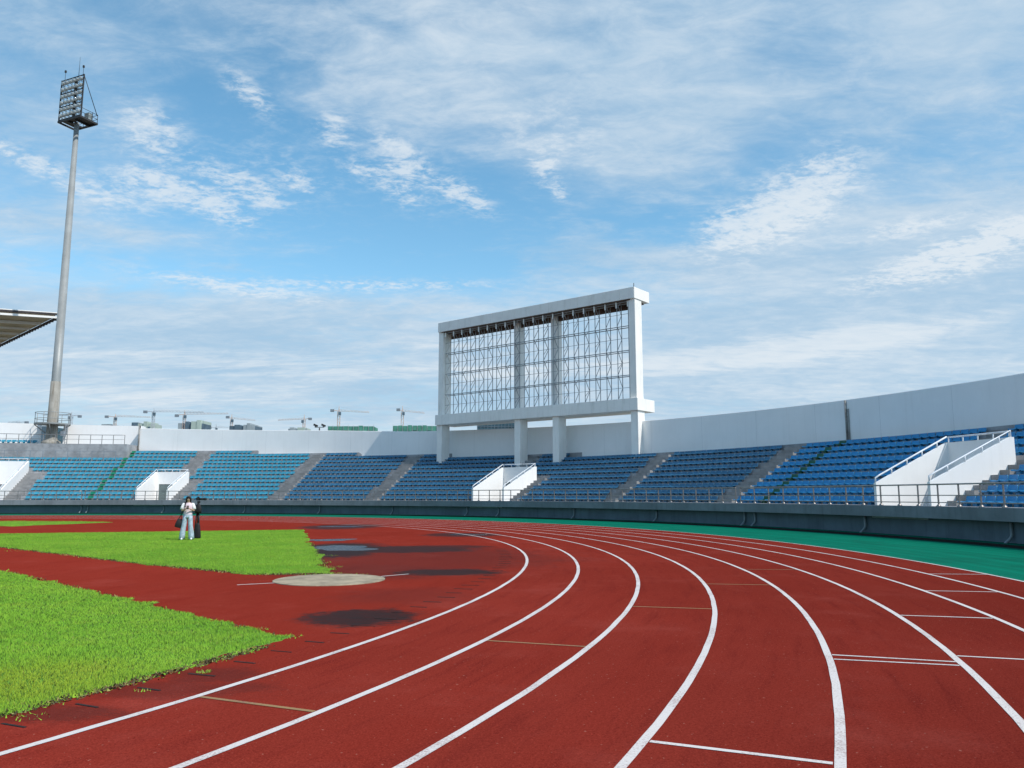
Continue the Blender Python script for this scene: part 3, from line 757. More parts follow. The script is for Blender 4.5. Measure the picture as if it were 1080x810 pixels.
# railings
def railing(name, label, r, t0, t1, z, hgt, rails, pitch_m, mat, rp=.030, foot=True, cat='railing'):
    n = max(1,int(round(R(t1-t0)*r/pitch_m))); rail = empty(name, P(r,(t0+t1)/2,z)); tag(rail, label, cat, 'steel railings of the stand')
    inv = Matrix.Translation(-Vector(rail.location))
    for h in rails:
        b = MB(); b.tube([P(r,t,z+h) for t in arange(t0,t1,.4)], rp if h == max(rails) else rp*.62, 8)
        o = b.build('top_rail' if h == max(rails) else 'lower_rail', mat, rail); o.matrix_parent_inverse = inv
    m_ = MB(); m_.box((0,0,hgt/2), (.055,.035,hgt))
    if foot: m_.rings([[(q*math.cos(2*math.pi*k/12), q*math.sin(2*math.pi*k/12), h) for k in range(12)] for q,h in ((.085,.0),(.085,.02),(.045,.07))], 0, False)
    me = m_.mesh('post', mat)
    for i in range(n+1):
        t = t0+(t1-t0)*i/n; o = put('post', me, rail, P(r,t,z), -R(t)); o.matrix_parent_inverse = inv
    return rail
zl = Z0+.004
railing('safety_railing', 'steel railing on the ledge left of the left expansion joint, below the floodlight mast', 52.42, -17, -3.75, zl, .80, (.80,.40,.14), 1.12, M['steel'])
railing('safety_railing', 'long steel railing along the ledge below the scoreboard frame and the dark blue seats', 52.42, -3.40, 66.2, zl, .80, (.80,.40,.14), 1.10, M['steel'])
railing('safety_railing', 'steel railing on the ledge nearest the camera, before the large right stair entrance', 52.42, 66.6, 93, zl, .80, (.80,.40,.14), 1.10, M['steel'])
railing('platform_railing', 'pale steel railing on the upper platform edge beside the floodlight mast', 62.15, -20, -4.2, 6.98, .95, (.95,.48), 1.12, M['steel'], foot=False)
railing('walkway_railing', 'grey railing before the grey platform wall, above the azure seats on the left', 61.25, -20, -4.6, zrow(10), 1.0, (1.0,.66,.3), 1.2, M['pipe'], .02, foot=False)

# ------------------------------------------------------------------ seats
def seat_builder(nx, prof, width):
    """moulded bucket seat, local -y towards the field"""
    b = MB(); top = []; bot = []
    for (y,z,wf,ny,nz) in prof:
        for k in range(nx):
            u = -1+2*k/(nx-1); dish = .018*(1-u*u)
            top.append((u*width/2*wf, y-ny*dish+ (0.02*abs(u)**3 if False else 0), z-nz*dish))
            bot.append((u*width/2*wf, y+ny*.022*0-ny*(dish+.024), z-nz*(dish+.024)))
    m = len(prof); vs = top+bot; N = len(top); fs = []
    for i in range(m-1):
        for k in range(nx-1):
            a = i*nx+k; fs.append((a,a+1,a+nx+1,a+nx)); fs.append((N+a,N+a+nx,N+a+nx+1,N+a+1))
    for k in range(nx-1):
        fs.append((k,N+k,N+k+1,k+1)); a = (m-1)*nx+k; fs.append((a,a+1,N+a+1,N+a))
    for i in range(m-1):
        a = i*nx; fs.append((a,a+nx,N+a+nx,N+a)); a = i*nx+nx-1; fs.append((a,N+a,N+a+nx,a+nx))
    b.add(vs, fs, 0, False)
    b.box((0,-.01,.075), (.20,.16,.15))
    return b
PROF = [(-.225,.158,.90,0,1),(-.215,.186,.97,0,1),(-.10,.186,1.0,0,1),(.07,.180,1.0,0,1),(.135,.190,1.0,-.6,.8),(.165,.235,1.0,-1,.2),(.184,.325,.98,-1,.15),(.192,.372,.88,-1,.15)]
PLOW = [PROF[i] for i in (0,1,3,5,6,7)]
seat_hi = seat_builder(7, PROF, .455); seat_lo = seat_builder(4, PLOW, .455)
SEAT_ME = {k: seat_hi.mesh('stadium_seat_'+k, M[k]) for k in ('azure','seat_green','navy')}
RS = 53.62
def blocked(t, i):
    r = RS+TREAD*i; m_ = math.degrees(.27/r)
    for e0,e1,rb in ENT:
        if e0-m_ < t < e1+m_ and r < rb+.55: return True
    for s0,s1,rt in SIDE:
        if s0-m_ < t < s1+m_ and r < rt+.1: return True
    for u0,u1,rf in UP:
        if u0+lean(u0,r)-m_ < t < u1+lean(u0,r)+m_ and r > rf-.9: return True
    for f0,f1 in FULL:
        if f0+lean(f0,r)-m_ < t < f1+lean(f0,r)+m_: return True
    return False
ORD = ['front','second','third','fourth','fifth','sixth','seventh','eighth','ninth','tenth','eleventh','twelfth','thirteenth','fourteenth']
def ordinal(n):
    base = ['zeroth','first','second','third','fourth','fifth','sixth','seventh','eighth','ninth','tenth','eleventh','twelfth','thirteenth','fourteenth','fifteenth','sixteenth','seventeenth','eighteenth','nineteenth','twentieth']
    if n <= 20: return base[n]
    if n < 30: return 'twenty-'+base[n-20]
    return 'thirtieth' if n == 30 else 'thirty-'+base[n-30]
LIMITS = [TA+31.0]+sorted([v for f_ in FULL for v in ((f_[0]+f_[1])/2,)])+[96.0]
# blocks between full-height stairs; each row starts at its own stair
seat_spots = []                                     # (theta, row, block, number in row)
for bi,(a_,z_) in enumerate(zip(LIMITS,LIMITS[1:])):
    for i in range(13):
        r = RS+TREAD*i; dt = math.degrees(.50/r); k = 0; sa = lean(a_,r) if a_ > 0 else 0.0; sz = lean(z_,r) if 0 < z_ < 90 else 0.0; t = a_+sa+math.degrees(.62/r)
        if abs(a_-JL) < 1e-6: t = a_+math.degrees(.3/r)
        num = 0; prev_block = False
        while t < z_+sz-math.degrees(.3/r):
            ok = not blocked(t,i)
            if t < JL and i > 10: ok = False
            if t >= JL and r+.42 > rw(t): ok = False
            if ok:
                seat_spots.append((t,i,bi))
            t += dt
rmaxpx = 1080
def seat_px(t, i):
    x,y,z = P(RS+TREAD*i,t,zrow(i)); c,s = math.cos(PITCH),math.sin(PITCH); yy = c*y+s*(z-CAMH)
    return 540+FPX*x/yy, math.sqrt(x*x+y*y)
last = len(LIMITS)-2
cands = []
rows = {}
for (t,i,bi) in seat_spots:
    if bi == last:
        side = 'L' if t < 77.0 else 'R'
        rows.setdefault((side,i),[]).append(t)
for (side,i),tl in rows.items():
    for n_,t in enumerate(sorted(tl)):
        px, dist = seat_px(t,i)
        if px < 1086: cands.append((dist,t,i,side,n_+1))
navy_rows = {}
for (t,i,bi) in seat_spots:
    if bi == last-1: navy_rows.setdefault(i,[]).append(t)
for i,tl in navy_rows.items():
    for n_,t in enumerate(sorted(tl, reverse=True)):
        px, dist = seat_px(t,i); cands.append((dist,t,i,'N',n_+1))
cands.sort(); indiv = cands[:298]
indiv_keys = {(round(t,6),i) for _,t,i,_,_ in indiv}
GREEN_T = 66.95
def is_green(t,i,c): return abs(t-c-lean(c,RS+TREAD*i)) <= math.degrees(.25/(RS+TREAD*i))
for dist,t,i,side,num in indiv:
    gcol = is_green(t,i,GREEN_T)
    o = put('stadium_seat', SEAT_ME['navy' if side == 'N' else 'seat_green' if gcol else 'azure'], None, P(RS+TREAD*i,t,zrow(i)), -R(t)+random.gauss(0,.012))
    o.scale = (1,1,random.uniform(.97,1.04))
    where = {'L':'right of the long grey aisle','R':'right of the near white stair entrance','N':'left of the long grey aisle'}[side]
    rowtx = 'front row' if i == 0 else ORD[i]+' row up'
    tag(o, ('dark blue' if side == 'N' else 'dark green' if gcol else 'azure')+' plastic seat, '+rowtx+', '+ordinal(num)+' '+where, 'seat', 'dark blue seats by the long aisle' if side == 'N' else 'dark green seats over the right joint' if gcol else 'azure seats nearest the camera')
mats = ['azure','sunlit_azure','navy','seat_green','teal_green']
rest = [(t,i) for (t,i,bi) in seat_spots if (round(t,6),i) not in indiv_keys]
# one row of seats on the upper platform
plat = [(t,-1) for t in arange(-17.5,-13.2,math.degrees(.5/65.0))]
lv = np.array(seat_lo.v); vs = []; fs = []; ms = []
for (t,i) in rest+plat:
    r = RS+TREAD*i if i >= 0 else 65.1; z = zrow(i) if i >= 0 else 7.15
    p = P(r,t,z); a_ = -R(t)+random.gauss(0,.012); c,s = math.cos(a_),math.sin(a_); k = random.uniform(.97,1.04); n = len(vs)
    q = np.stack([p[0]+lv[:,0]*c-lv[:,1]*s, p[1]+lv[:,0]*s+lv[:,1]*c, p[2]+lv[:,2]*k],1); vs += q.tolist(); fs += [tuple(j+n for j in f) for f in seat_lo.f]
    if is_green(t,i,GREEN_T): mi = 3
    elif i >= 0 and is_green(t,i,-3.45): mi = 4
    else: mi = 1 if t < 15.7+lean(15.7,r) else 2 if t < 63.7+lean(63.7,r) else 0
    ms += [mi]*len(seat_lo.f)
me = bpy.data.meshes.new('stadium_seats'); me.from_pydata(vs,[],fs)
for m_ in mats: me.materials.append(M[m_])
me.polygons.foreach_set('material_index', ms); me.update()
bm = bmesh.new(); bm.from_mesh(me); bmesh.ops.recalc_face_normals(bm, faces=bm.faces); bm.to_mesh(me); bm.free()
tag(put('stadium_seats', me), 'far rows of pale azure and dark blue plastic seats across the left and middle stand', 'seats', kind='stuff')
print('seats', len(seat_spots), 'individual', len(indiv), 'rest', len(rest))

# ------------------------------------------------------------------ scoreboard frame
S1 = Vector((-6.77,73.8,0)); S4 = Vector((9.42,60.76,0))
U = (S4-S1).normalized(); NB = Vector((-U.y,U.x,0))       # along the frame, and away from the field
if NB.dot(Vector((AX[0],AX[1],0))) < 0: NB = -NB
SL = (S4-S1).length
ang = math.atan2(U.y,U.x); MR = Matrix.Rotation(ang,3,'Z')
sb = empty('scoreboard_frame', S1+U*SL/2, ang); tag(sb, 'huge empty white scoreboard frame on four legs with an open steel lattice', 'scoreboard frame')
# local x along the frame from its middle, y away from the field
LX0, LX1 = -SL/2, SL/2
def col_x(px):                                             # where along the frame a column stands
    lo, hi = LX0, LX1
    for _ in range(50):
        m_ = (lo+hi)/2; q = S1+U*(m_+SL/2); c,s = math.cos(PITCH),math.sin(PITCH)
        x_ = 540+FPX*q.x/(c*q.y+s*8)
        if x_ < px: lo = m_
        else: hi = m_
    return (lo+hi)/2
CW, CD = .62, 1.05
cols = [LX0, col_x(545.5), col_x(585.8), LX1]
for i,cxp in enumerate(cols):
    b = MB(); x = cxp
    b.box((x,CD/2,(8.14+3.8)/2), (CW,CD,8.14-3.8))
    if i in (0,3): b.box((x+(.05 if i == 0 else -.05),CD/2+.02,(17.0+9.05)/2), (CW-.06,CD,17.0-9.05))
    else: b.box((x-.80,CD/2+.80,(17.0+9.05)/2), (CW-.04,CD-.25,17.0-9.05))
    b.build('column', M['frame_white'], sb)
def panel_beam(name, x0, x1, y0, y1, z0, z1, step):
    """clad beam: panels with small gaps between them over a core"""
    b = MB(); n = int(round((x1-x0)/step)); w = (x1-x0)/n
    b.box(((x0+x1)/2,(y0+y1)/2,(z0+z1)/2), (x1-x0-.02,y1-y0-.02,z1-z0-.02))
    for k in range(n):
        xm = x0+w*(k+.5); b.box((xm,y0-.002,(z0+z1)/2), (w-.014,.024,z1-z0)); b.box((xm,y1+.002,(z0+z1)/2), (w-.014,.024,z1-z0))
        b.box((xm,(y0+y1)/2,z1+.004), (w-.014,y1-y0,.02))
    for x in (x0-.004,x1+.004): b.box((x,(y0+y1)/2,(z0+z1)/2), (.022,y1-y0-.03,z1-z0-.004))
    return b.build(name, M['frame_white'], sb)
panel_beam('top_beam', LX0-.22, LX1+.28, -.12, 2.25, 16.98, 17.86, 1.32)
panel_beam('lower_beam', LX0-.36, LX1+.42, -.22, 2.45, 8.14, 9.07, 1.32)
b = MB(); b.box((0,1.06,16.93), (SL-.3,2.2,.06)); b.box((0,1.25,16.71), (SL-.4,.05,.52)); b.build('soffit_panel', M['rust'], sb)
x0, x1 = LX0+.55, LX1-.45; NP = 19
for k in range(NP+1):
    x = x0+(x1-x0)*k/NP; b = MB(); ya, yb = .18, .86
    b.tube([(x,ya,9.06),(x,ya,16.96)], .032, 4); b.tube([(x,yb,9.06),(x,yb,16.96)], .032, 4)
    nz = 8
    for j in range(nz):
        za, zb = 9.1+.98*j, 9.1+.98*(j+1); q = (ya,yb) if j % 2 == 0 else (yb,ya)
        b.tube([(x,q[0],za),(x,q[1],zb)], .025, 4)
        if k < NP and (j+k) % 5 == 0 or k in (8,11,13): b.tube([(x,ya,za+.98*.5),(x+(x1-x0)/NP*.45,ya,zb)], .020, 4)
    hs_ = MB(); hs_.box((x,.08,16.70), (.08,.06,.56)); hs_.build('hanger', M['frame_white'], sb)
    b.build('truss_post', M['lattice'] if k else M['lattice_cream'], sb)
for j in range(1,9):
    z = 9.1+.98*j-.1; b = MB(); thick = j % 2 == 0; r_ = .040 if thick else .020
    b.tube([(x0,.15,z),(x1,.15,z)], r_, 4)
    if thick: b.tube([(x0,.90,z+.02),(x1,.90,z+.02)], r_*.8, 4)
    if thick: b.box(((x0+x1)/2,.52,z-.06), (x1-x0,.10,.04))
    b.build('cross_bar', M['lattice'], sb)
b = MB()                                                    # lightning rod at the corner
b.tube([(LX1+.2,0,17.86),(LX1+.2,0,18.2)], .03, 6); b.build('corner_rod', M['dark_metal'], sb)

# ------------------------------------------------------------------ floodlight mast
MT = -11.62; mp = P(64.6,MT,6.98)
fm = empty('floodlight_mast', mp); tag(fm, 'tall tapering grey floodlight mast with a lamp rack on top', 'floodlight mast')
H = 36.35
def ring(r,z,n=20): return [(r*math.cos(2*math.pi*k/n), r*math.sin(2*math.pi*k/n), z) for k in range(n)]
b = MB(); b.rings([ring(.47,1.0),ring(.455,6.0),ring(.445,6.8),ring(.425,13),ring(.415,13),ring(.385,21),ring(.375,21),ring(.32,29),ring(.31,29),ring(.255,H)]); b.build('pole', M['mast'], fm)
b = MB(); b.rings([ring(.95,0),ring(.92,.35),ring(.60,.55),ring(.55,1.1),ring(.49,6.8),ring(.47,6.8)]); b.build('foot', M['mast_base'], fm)
wp = MB(); zz = 2.15
wp.rings([ring(.5,zz,16),ring(1.75,zz,16),ring(1.75,zz+.14,16),ring(.5,zz+.14,16)], 0, False, caps=False)
for k in range(8):
    a_ = 2*math.pi*k/8; x,y = 1.69*math.cos(a_),1.69*math.sin(a_); wp.tube([(x,y,zz+.1),(x,y,zz+1.25)], .035, 6)
for h in (.6,1.25): wp.tube([(1.69*math.cos(2*math.pi*k/24),1.69*math.sin(2*math.pi*k/24),zz+h) for k in range(25)], .03, 6)
for k in range(4):
    a_ = R(20)+2*math.pi*k/4; wp.tube([(1.7*math.cos(a_),1.7*math.sin(a_),zz),(.60*math.cos(a_),.60*math.sin(a_),zz-.9)], .05, 6)
wp.build('service_platform', M['mast'], fm)
b = MB(); b.tube([(1.75,-.55,.0),(1.75,-.55,2.2)], .03, 6); b.tube([(1.75,-.15,.0),(1.75,-.15,2.2)], .03, 6)
for k in range(7): b.tube([(1.75,-.55,.25+.3*k),(1.75,-.15,.25+.3*k)], .018, 6)
b.box((1.60,-.75,1.15), (.35,.25,.5)); b.build('ladder', M['pipe'], fm)
# head: a deck with a lamp rack facing the field
face = math.atan2(CY+8-mp[1], CX-8-mp[0])
hd_ang = R(-24)
hd = bpy.data.objects.new('lamp_rack', None); 
def head_part(name, b, mat, parent=None):
    o = b.build(name, mat, parent or fm)
    if parent is None: o.location = (0,0,H); o.rotation_euler = (0,0,hd_ang)
    return o
# local x along the rack, local -y towards the field
RWD, RHT, DEP = 3.6, 5.0, 2.1
b = MB()
for y in (-.95,DEP-.95): b.box((0,y,0), (RWD+.1,.14,.22))
for x in (-RWD/2,-.55,.55,RWD/2): b.box((x,DEP/2-.95,-.003), (.12,DEP-.1,.2))
for x,w in ((-1.08,.95),(1.08,.95)): b.box((x,.3,.10), (w,DEP-.3,.03))
b.box((0,-.5,.10), (1.0,.8,.03))
for z in (.55,1.05):
    b.tube([(-RWD/2,DEP-.95,z),(RWD/2,DEP-.95,z)], .03, 6); b.tube([(RWD/2,-.9,z),(RWD/2,DEP-.95,z)], .03, 6); b.tube([(-RWD/2,.4,z),(-RWD/2,DEP-.95,z)], .03, 6)
for x,y in ((-RWD/2,DEP-.95),(-.5,DEP-.95),(.5,DEP-.95),(RWD/2,DEP-.95),(RWD/2,.5)): b.tube([(x,y,0),(x,y,1.1)], .03, 6)
deck = head_part('deck', b, M['dark_metal'])
b = MB()
b.box((RWD/2-.45,.35,.55),(.7,.5,.8)); b.build('control_box', M['lamp_body'], deck)
b = MB()
for x in (-RWD/2,RWD/2): b.box((x,-.9,RHT/2), (.12,.12,RHT))
b.box((.35,-.72,RHT/2), (.42,.10,RHT-.1)); 
for z in (.2,1.72,3.32,4.93): b.box((0,-.9,z), (RWD,.08,.10))
rack = head_part('rack_frame', b, M['dark_metal'])
lamp = None
lm = MB(); lm.rings([[(r_*math.cos(2*math.pi*k/14), y_, r_*math.sin(2*math.pi*k/14)) for k in range(14)] for r_,y_ in ((.08,.36),(.15,.30),(.22,.02),(.24,-.04))]); lm.box((0,.1,-.28),(.30,.05,.06)); lamp_me = lm.mesh('lamp', M['lamp_body'])
lg = MB(); lg.rings([[(r_*math.cos(2*math.pi*k/14), y_, r_*math.sin(2*math.pi*k/14)) for k in range(14)] for r_,y_ in ((.235,-.035),(.235,-.045))]); glass_me = lg.mesh('lamp_glass', M['lamp_glass'])
for j,z in enumerate((.62,1.34,2.14,2.88,3.74,4.50)):
    for k in range(6):
        x = -RWD/2+.34+.585*k
        L_ = put('lamp', lamp_me, rack, (x,-1.02,z)); L_.rotation_euler = (R(28),0,R(random.uniform(-14,14)))
        put('lamp_glass', glass_me, L_)
for sx in (-1,1):
    b = MB(); b.tube([(sx*RWD/2,-.9,RHT-.1),(sx*(RWD/2+.05),DEP-1.05,.9)], .04, 6); head_part('back_brace', b, M['dark_metal'])
b = MB(); b.tube([(.85,-.85,RHT),(.85,-.85,RHT+2.3)], [.03,.012], 6); b.tube([(RWD/2-.25,-.85,RHT),(RWD/2-.25,-.85,RHT+.9)], .022, 6); b.box((RWD/2-.25,-.85,RHT+.98),(.16,.16,.26)); b.tube([(-RWD/2+.4,-.85,RHT),(-RWD/2+.4,-.85,RHT+1.0)], .022, 6); b.box((-RWD/2+.4,-.85,RHT+1.05),(.16,.16,.26)); head_part('warning_lights', b, M['dark_metal'])

# ------------------------------------------------------------------ roof of the main stand, entering from the left
rt = empty('stand_roof', (-75,82,0)); tag(rt, 'dark brown underside corner of the main stand roof with white ribs, at the left edge', 'roof')
inv = Matrix.Translation(-Vector(rt.location))
Ytip = 95.0
tip = Vector(at_dist(61.5,336.0,Ytip)); ZR = tip.z
e1 = Vector(at_dist(0,365.5,1)); s_ = (ZR-CAMH)/(e1.z-CAMH); far = Vector((e1.x*s_, e1.y*s_, ZR))
e2 = Vector(at_dist(0,332.0,1))
dn = Vector((-AX[0],-AX[1],0)); 
# near edge: from the tip back along the straight, dropping slightly so that it passes the measured point
t_ = None
for k in range(1,4000):
    q = tip+dn*k*.02
    if 540+FPX*q.x/(math.cos(PITCH)*q.y+math.sin(PITCH)*(ZR-CAMH)) < 0: t_ = k*.02; break
near_pt = tip+dn*t_; sn = near_pt.y/1.0; znear = e2.z*0+(CAMH+(e2.z-CAMH)*near_pt.y/e2.y)
slope = (znear-ZR)/t_
de = (far-tip).normalized()
def rp(a_, c_, dz=0.0):                                     # a_ metres back along the straight, c_ metres outwards
    q = tip+dn*a_+de*c_; return (q.x,q.y,ZR+slope*a_+dz)
LA, LC = 60.0, 34.0
def rpart(name, b, mat):
    o = b.build(name, mat, rt); o.matrix_parent_inverse = inv; return o
b = MB(); vs = [rp(.25,.4,.25),rp(LA,.4,.25),rp(LA,LC,.25),rp(.25,LC,.25)]; vs += [(x,y,z+.35) for x,y,z in vs]
b.add(vs, [(0,1,2,3),(7,6,5,4),(0,4,5,1),(1,5,6,2),(2,6,7,3),(3,7,4,0)]); rpart('roof_panel', b, M['roof_under'])
b = MB(); b.tube([rp(-.0,.0,.12),rp(LA,.0,.12)], .17, 4); b.tube([rp(0,.1,.72),rp(LA,.1,.72)], .07, 4, 0); rpart('front_beam', b, M['roof_white'])
b = MB(); b.tube([rp(0,.15,.55),rp(LA,.15,.55)], .16, 4); rpart('gutter', b, M['roof_dark'])
for c_ in (4.6,9.2,13.8,18.4,23.0,27.6,32.2):
    b = MB(); b.tube([rp(.7,c_,.02),rp(LA,c_,.02)], .22 if c_ < 5 else .17, 4); rpart('rib', b, M['roof_white'])
b = MB(); b.tube([rp(0,.0,.15),rp(0,LC,.15)], .17, 4)
for k in range(28): b.box(rp(.15,.8+1.2*k,-.02), (.25,.35,.22))
rpart('end_edge', b, M['roof_dark'])
for a_ in (12,26,40,54):
    b = MB(); q = rp(a_,24,0); b.tube([(q[0],q[1],0),(q[0],q[1],q[2]+.2)], .45, 12); rpart('roof_column', b, M['roof_white'])

# ------------------------------------------------------------------ far buildings and tower cranes
def px_at(px, Y): return ray(px,450)[0]/ray(px,450)[1]*Y
def z_at(py, Y): d = ray(540,py); return CAMH+d[2]/d[1]*Y
def building(label, px0, px1, top, Y, kind, depth=18.0, bumps=()):
    x0, x1 = px_at(px0,Y), px_at(px1,Y); zt = z_at(top,Y); cxm = (x0+x1)/2; w = x1-x0
    bl = empty('building', (cxm,Y,0)); tag(bl, label, 'building', 'far buildings beyond the stand')
    main = {'net':M['net'],'glass':M['bld_glass'],'grey':M['bld_grey'],'pale':M['bld_pale'],'mix':M['bld_dark']}[kind]
    b = MB(); b.box((0,depth/2,zt/2), (w,depth,zt)); b.build('wall', main, bl)
    if kind == 'net':
        n = max(4,int(w/3.4))
        for k in range(n+1):
            x = -w/2+w*k/n
        b = MB()
        for k in range(n+1): b.box((-w/2+w*k/n,-.35,zt/2+.6*random.random()), (.22,.25,zt+1.2))
        for k in range(int(zt/3.2)): b.box((0,-.33,3.2*k+2), (w,.2,.18))
        b.build('scaffold', M['crane_grey'], bl)
        b = MB()
        for k in range(n):
            if random.random() < .8: b.box((-w/2+w*(k+.5)/n,-.6,zt-1.2-random.random()), (w/n*.8,.1,2.6+random.random()*2))
        b.build('netting', M['bld_pale'] if False else M['net'], bl)
    if kind == 'glass':
        b = MB(); n = 12
        for k in range(n+1): b.box((-w/2+w*k/n,-.15,zt/2), (.35,.3,zt))
        for k in range(int(zt/4)): b.box((0,-.14,4*k+2), (w,.26,.3))
        b.build('mullions', M['bld_dark'], bl)
    if kind in ('mix','grey','pale'):
        b = MB()
        for k in range(int(zt/3.3)):
            for j in range(max(2,int(w/4))):
                if 3.3*k > zt-30: b.box((-w/2+w*(j+.5)/max(2,int(w/4)),-.05,3.3*k+1.6), (w/max(2,int(w/4))*.55,.2,1.7))
        b.build('windows', M['bld_dark'] if kind != 'mix' else M['bld_grey'], bl)
    for bi_,(f0,f1,tp,mk) in enumerate(bumps):
        z2 = z_at(tp,Y); b = MB(); xa, xb = -w/2+w*f0, -w/2+w*f1
        b.box(((xa+xb)/2,depth/2-.5*0,(zt*.2+z2)/2+.0), (xb-xa-.3*bi_,depth+1.2+.8*bi_,z2-zt*.2)); b.build('roof_block', M[mk], bl)
    return bl
building('small grey rounded far rooftop just right of the floodlight mast', 101, 119, 449.0, 640, 'grey', bumps=[(.35,.85,447.3,'bld_grey')])
building('pale green and slate far block with a roof box, left of the tall crane', 139, 160, 446.6, 620, 'pale', bumps=[(0,.30,445.6,'bld_dark'),(.6,.8,444.6,'bld_pale')])
building('far block with dark slate half and pale green half, leftmost of the two tall ones', 188, 213, 446.5, 600, 'mix', bumps=[(.0,.18,446.3,'bld_grey'),(.30,.45,444.6,'bld_dark'),(.55,1.0,444.6,'bld_pale'),(.78,1.0,443.3,'bld_pale')])
building('far slate block with stepped grey roof, right of the two tall ones', 242, 269, 449.2, 620, 'mix', bumps=[(.2,.4,448.0,'bld_dark'),(.55,1.0,448.2,'bld_grey'),(.68,.84,446.5,'bld_grey')])
building('low pale far roof on the skyline below the left-pointing crane', 304, 322, 452.2, 640, 'grey', bumps=[(.1,.35,450.8,'bld_grey'),(.55,1.0,450.9,'bld_pale')])
building('long far building wrapped in green netting, left of the other netted one', 346, 394, 449.6, 560, 'net')
building('long far building wrapped in green netting, partly behind the scoreboard frame', 414.5, 466, 449.3, 560, 'net')
building('dark teal glass far building seen under the scoreboard frame', 503.5, 547, 444.0, 420, 'glass', 30)
building('teal glass building glimpsed through the wall gap left of the mast foot', 38, 50.5, 449.5, 300, 'glass', 14)

def crane(label, px, top, jl, jl_y, wl, wl_y, Y, mat):
    x = px_at(px,Y); zj = z_at(jl_y if False else (jl_y+wl_y)/2, Y); zt = z_at(top,Y)
    c = empty('tower_crane', (x,Y,0)); tag(c, label, 'crane', 'tower cranes on the skyline')
    s = .85; b = MB()
    for sx in (-1,1):
        for sy in (-1,1): b.tube([(sx*s,sy*s,0),(sx*s,sy*s,zj)], .16, 4)
    n = int(zj/2.2)
    for k in range(n):
        za, zb = zj*k/n, zj*(k+1)/n; q = 1 if k % 2 else -1
        for sy in (-1,1): b.tube([(-q*s,sy*s,za),(q*s,sy*s,zb)], .09, 4); b.tube([(sy*s,-q*s,za),(sy*s,q*s,zb)], .09, 4)
    b.build('mast', mat, c)
    b = MB(); b.tube([(0,0,zj),(0,0,zt)], [.6,.15], 4); b.build('peak', mat, c)
    xj = px_at(jl,Y)-x; zje = z_at(jl_y,Y); xw = px_at(wl,Y)-x; zw = z_at(wl_y,Y)
    b = MB()
    A0, A1 = Vector((0,0,zj+.4)), Vector((xj,0,zje)); ln = int(abs(xj)/2.4)
    for o_ in ((0,-.6,0),(0,.6,0),(0,0,1.1)): b.tube([A0+Vector(o_),A1+Vector(o_)*.6], .12, 4)
    for k in range(ln):
        p = A0.lerp(A1,k/ln); q = A0.lerp(A1,(k+.5)/ln); r_ = A0.lerp(A1,(k+1)/ln); b.tube([p+Vector((0,-.6,0)),q+Vector((0,0,1.1))], .07, 4); b.tube([q+Vector((0,0,1.1)),r_+Vector((0,.6,0))], .07, 4)
    b.build('jib', mat, c)
    b = MB(); b.tube([(0,0,zj+.3),(xw,0,zw+.5)], .35, 4); b.build('counter_jib', mat, c)
    b = MB(); b.box((xw*.97,0,zw), (2.6,1.6,1.9)); b.build('counterweight', M['weight'], c)
    b = MB(); b.box((.9 if xj > 0 else -.9,-1.2,zj-1.6), (1.7,1.6,2.2)); b.build('cab', M['bld_dark'], c)
    b = MB(); b.tube([(0,0,zt-.3),tuple(A0.lerp(A1,.6)+Vector((0,0,1)))], .05, 4); b.tube([(0,0,zt-.3),(xw*.85,0,zw+1)], .05, 4); b.build('tie_bars', M['crane_grey'], c)
    return c
crane('faint far tower crane directly beside the floodlight mast', 74.5, 434.5, 44, 438.0, 83.5, 439.2, 640, M['crane_grey'])
crane('salmon tower crane above the small grey rooftop', 121, 436.5, 158, 440.3, 111.5, 439.5, 640, M['crane'])
crane('tall grey far tower crane beside the pale green block', 161.2, 430.5, 214, 435.0, 152, 434.4, 600, M['crane_grey'])
crane('salmon tower crane over the dark slate and pale green block', 194, 432.2, 240, 436.6, 185.5, 438.4, 600, M['crane'])
crane('tiny low far tower crane between the two tall far blocks', 228, 447.0, 243, 451.2, 221.5, 451.0, 800, M['crane_grey'])
crane('salmon tower crane left of the stepped slate block', 244, 436.8, 269, 443.8, 239.5, 440.0, 640, M['crane'])
crane('salmon tower crane with its jib pointing left, above the low pale roof', 320.5, 437.2, 293, 443.4, 327, 441.8, 640, M['crane'])
crane('tall salmon tower crane rising from the left netted building', 357, 428.3, 389, 435.2, 349.7, 433.0, 580, M['crane'])
crane('orange tower crane rising from the netted building beside the scoreboard frame', 424.2, 428.0, 447.5, 436.0, 419.6, 432.2, 580, M['crane'])
crane('very faint tower crane barely topping the wall at the left edge', 20, 444.3, 8, 446.0, 28, 445.6, 640, M['crane_grey'])
# twin floodlights on a pole outside the stadium
Y = 125.0; x = px_at(337,Y); zf = z_at(448.6,Y)
fl = empty('twin_floodlight', (x,Y,0)); tag(fl, 'pair of small dark floodlights just above the wall between two cranes', 'floodlight')
b = MB(); b.tube([(0,0,0),(0,0,zf-.4)], .10, 8); b.tube([(-.75,0,zf-.3),(.75,0,zf-.3)], .05, 6); b.build('pole', M['dark_metal'], fl)
for sx in (-1,1):
    b = MB(); Mx = Euler((0,R(24),0)).to_matrix(); b.box((sx*.62,0,zf), (.62,.5,.30), M=Mx); b.box((sx*.62-.05,0,zf-.2), (.14,.1,.3)); b.build('lamp', M['dark_metal'], fl)

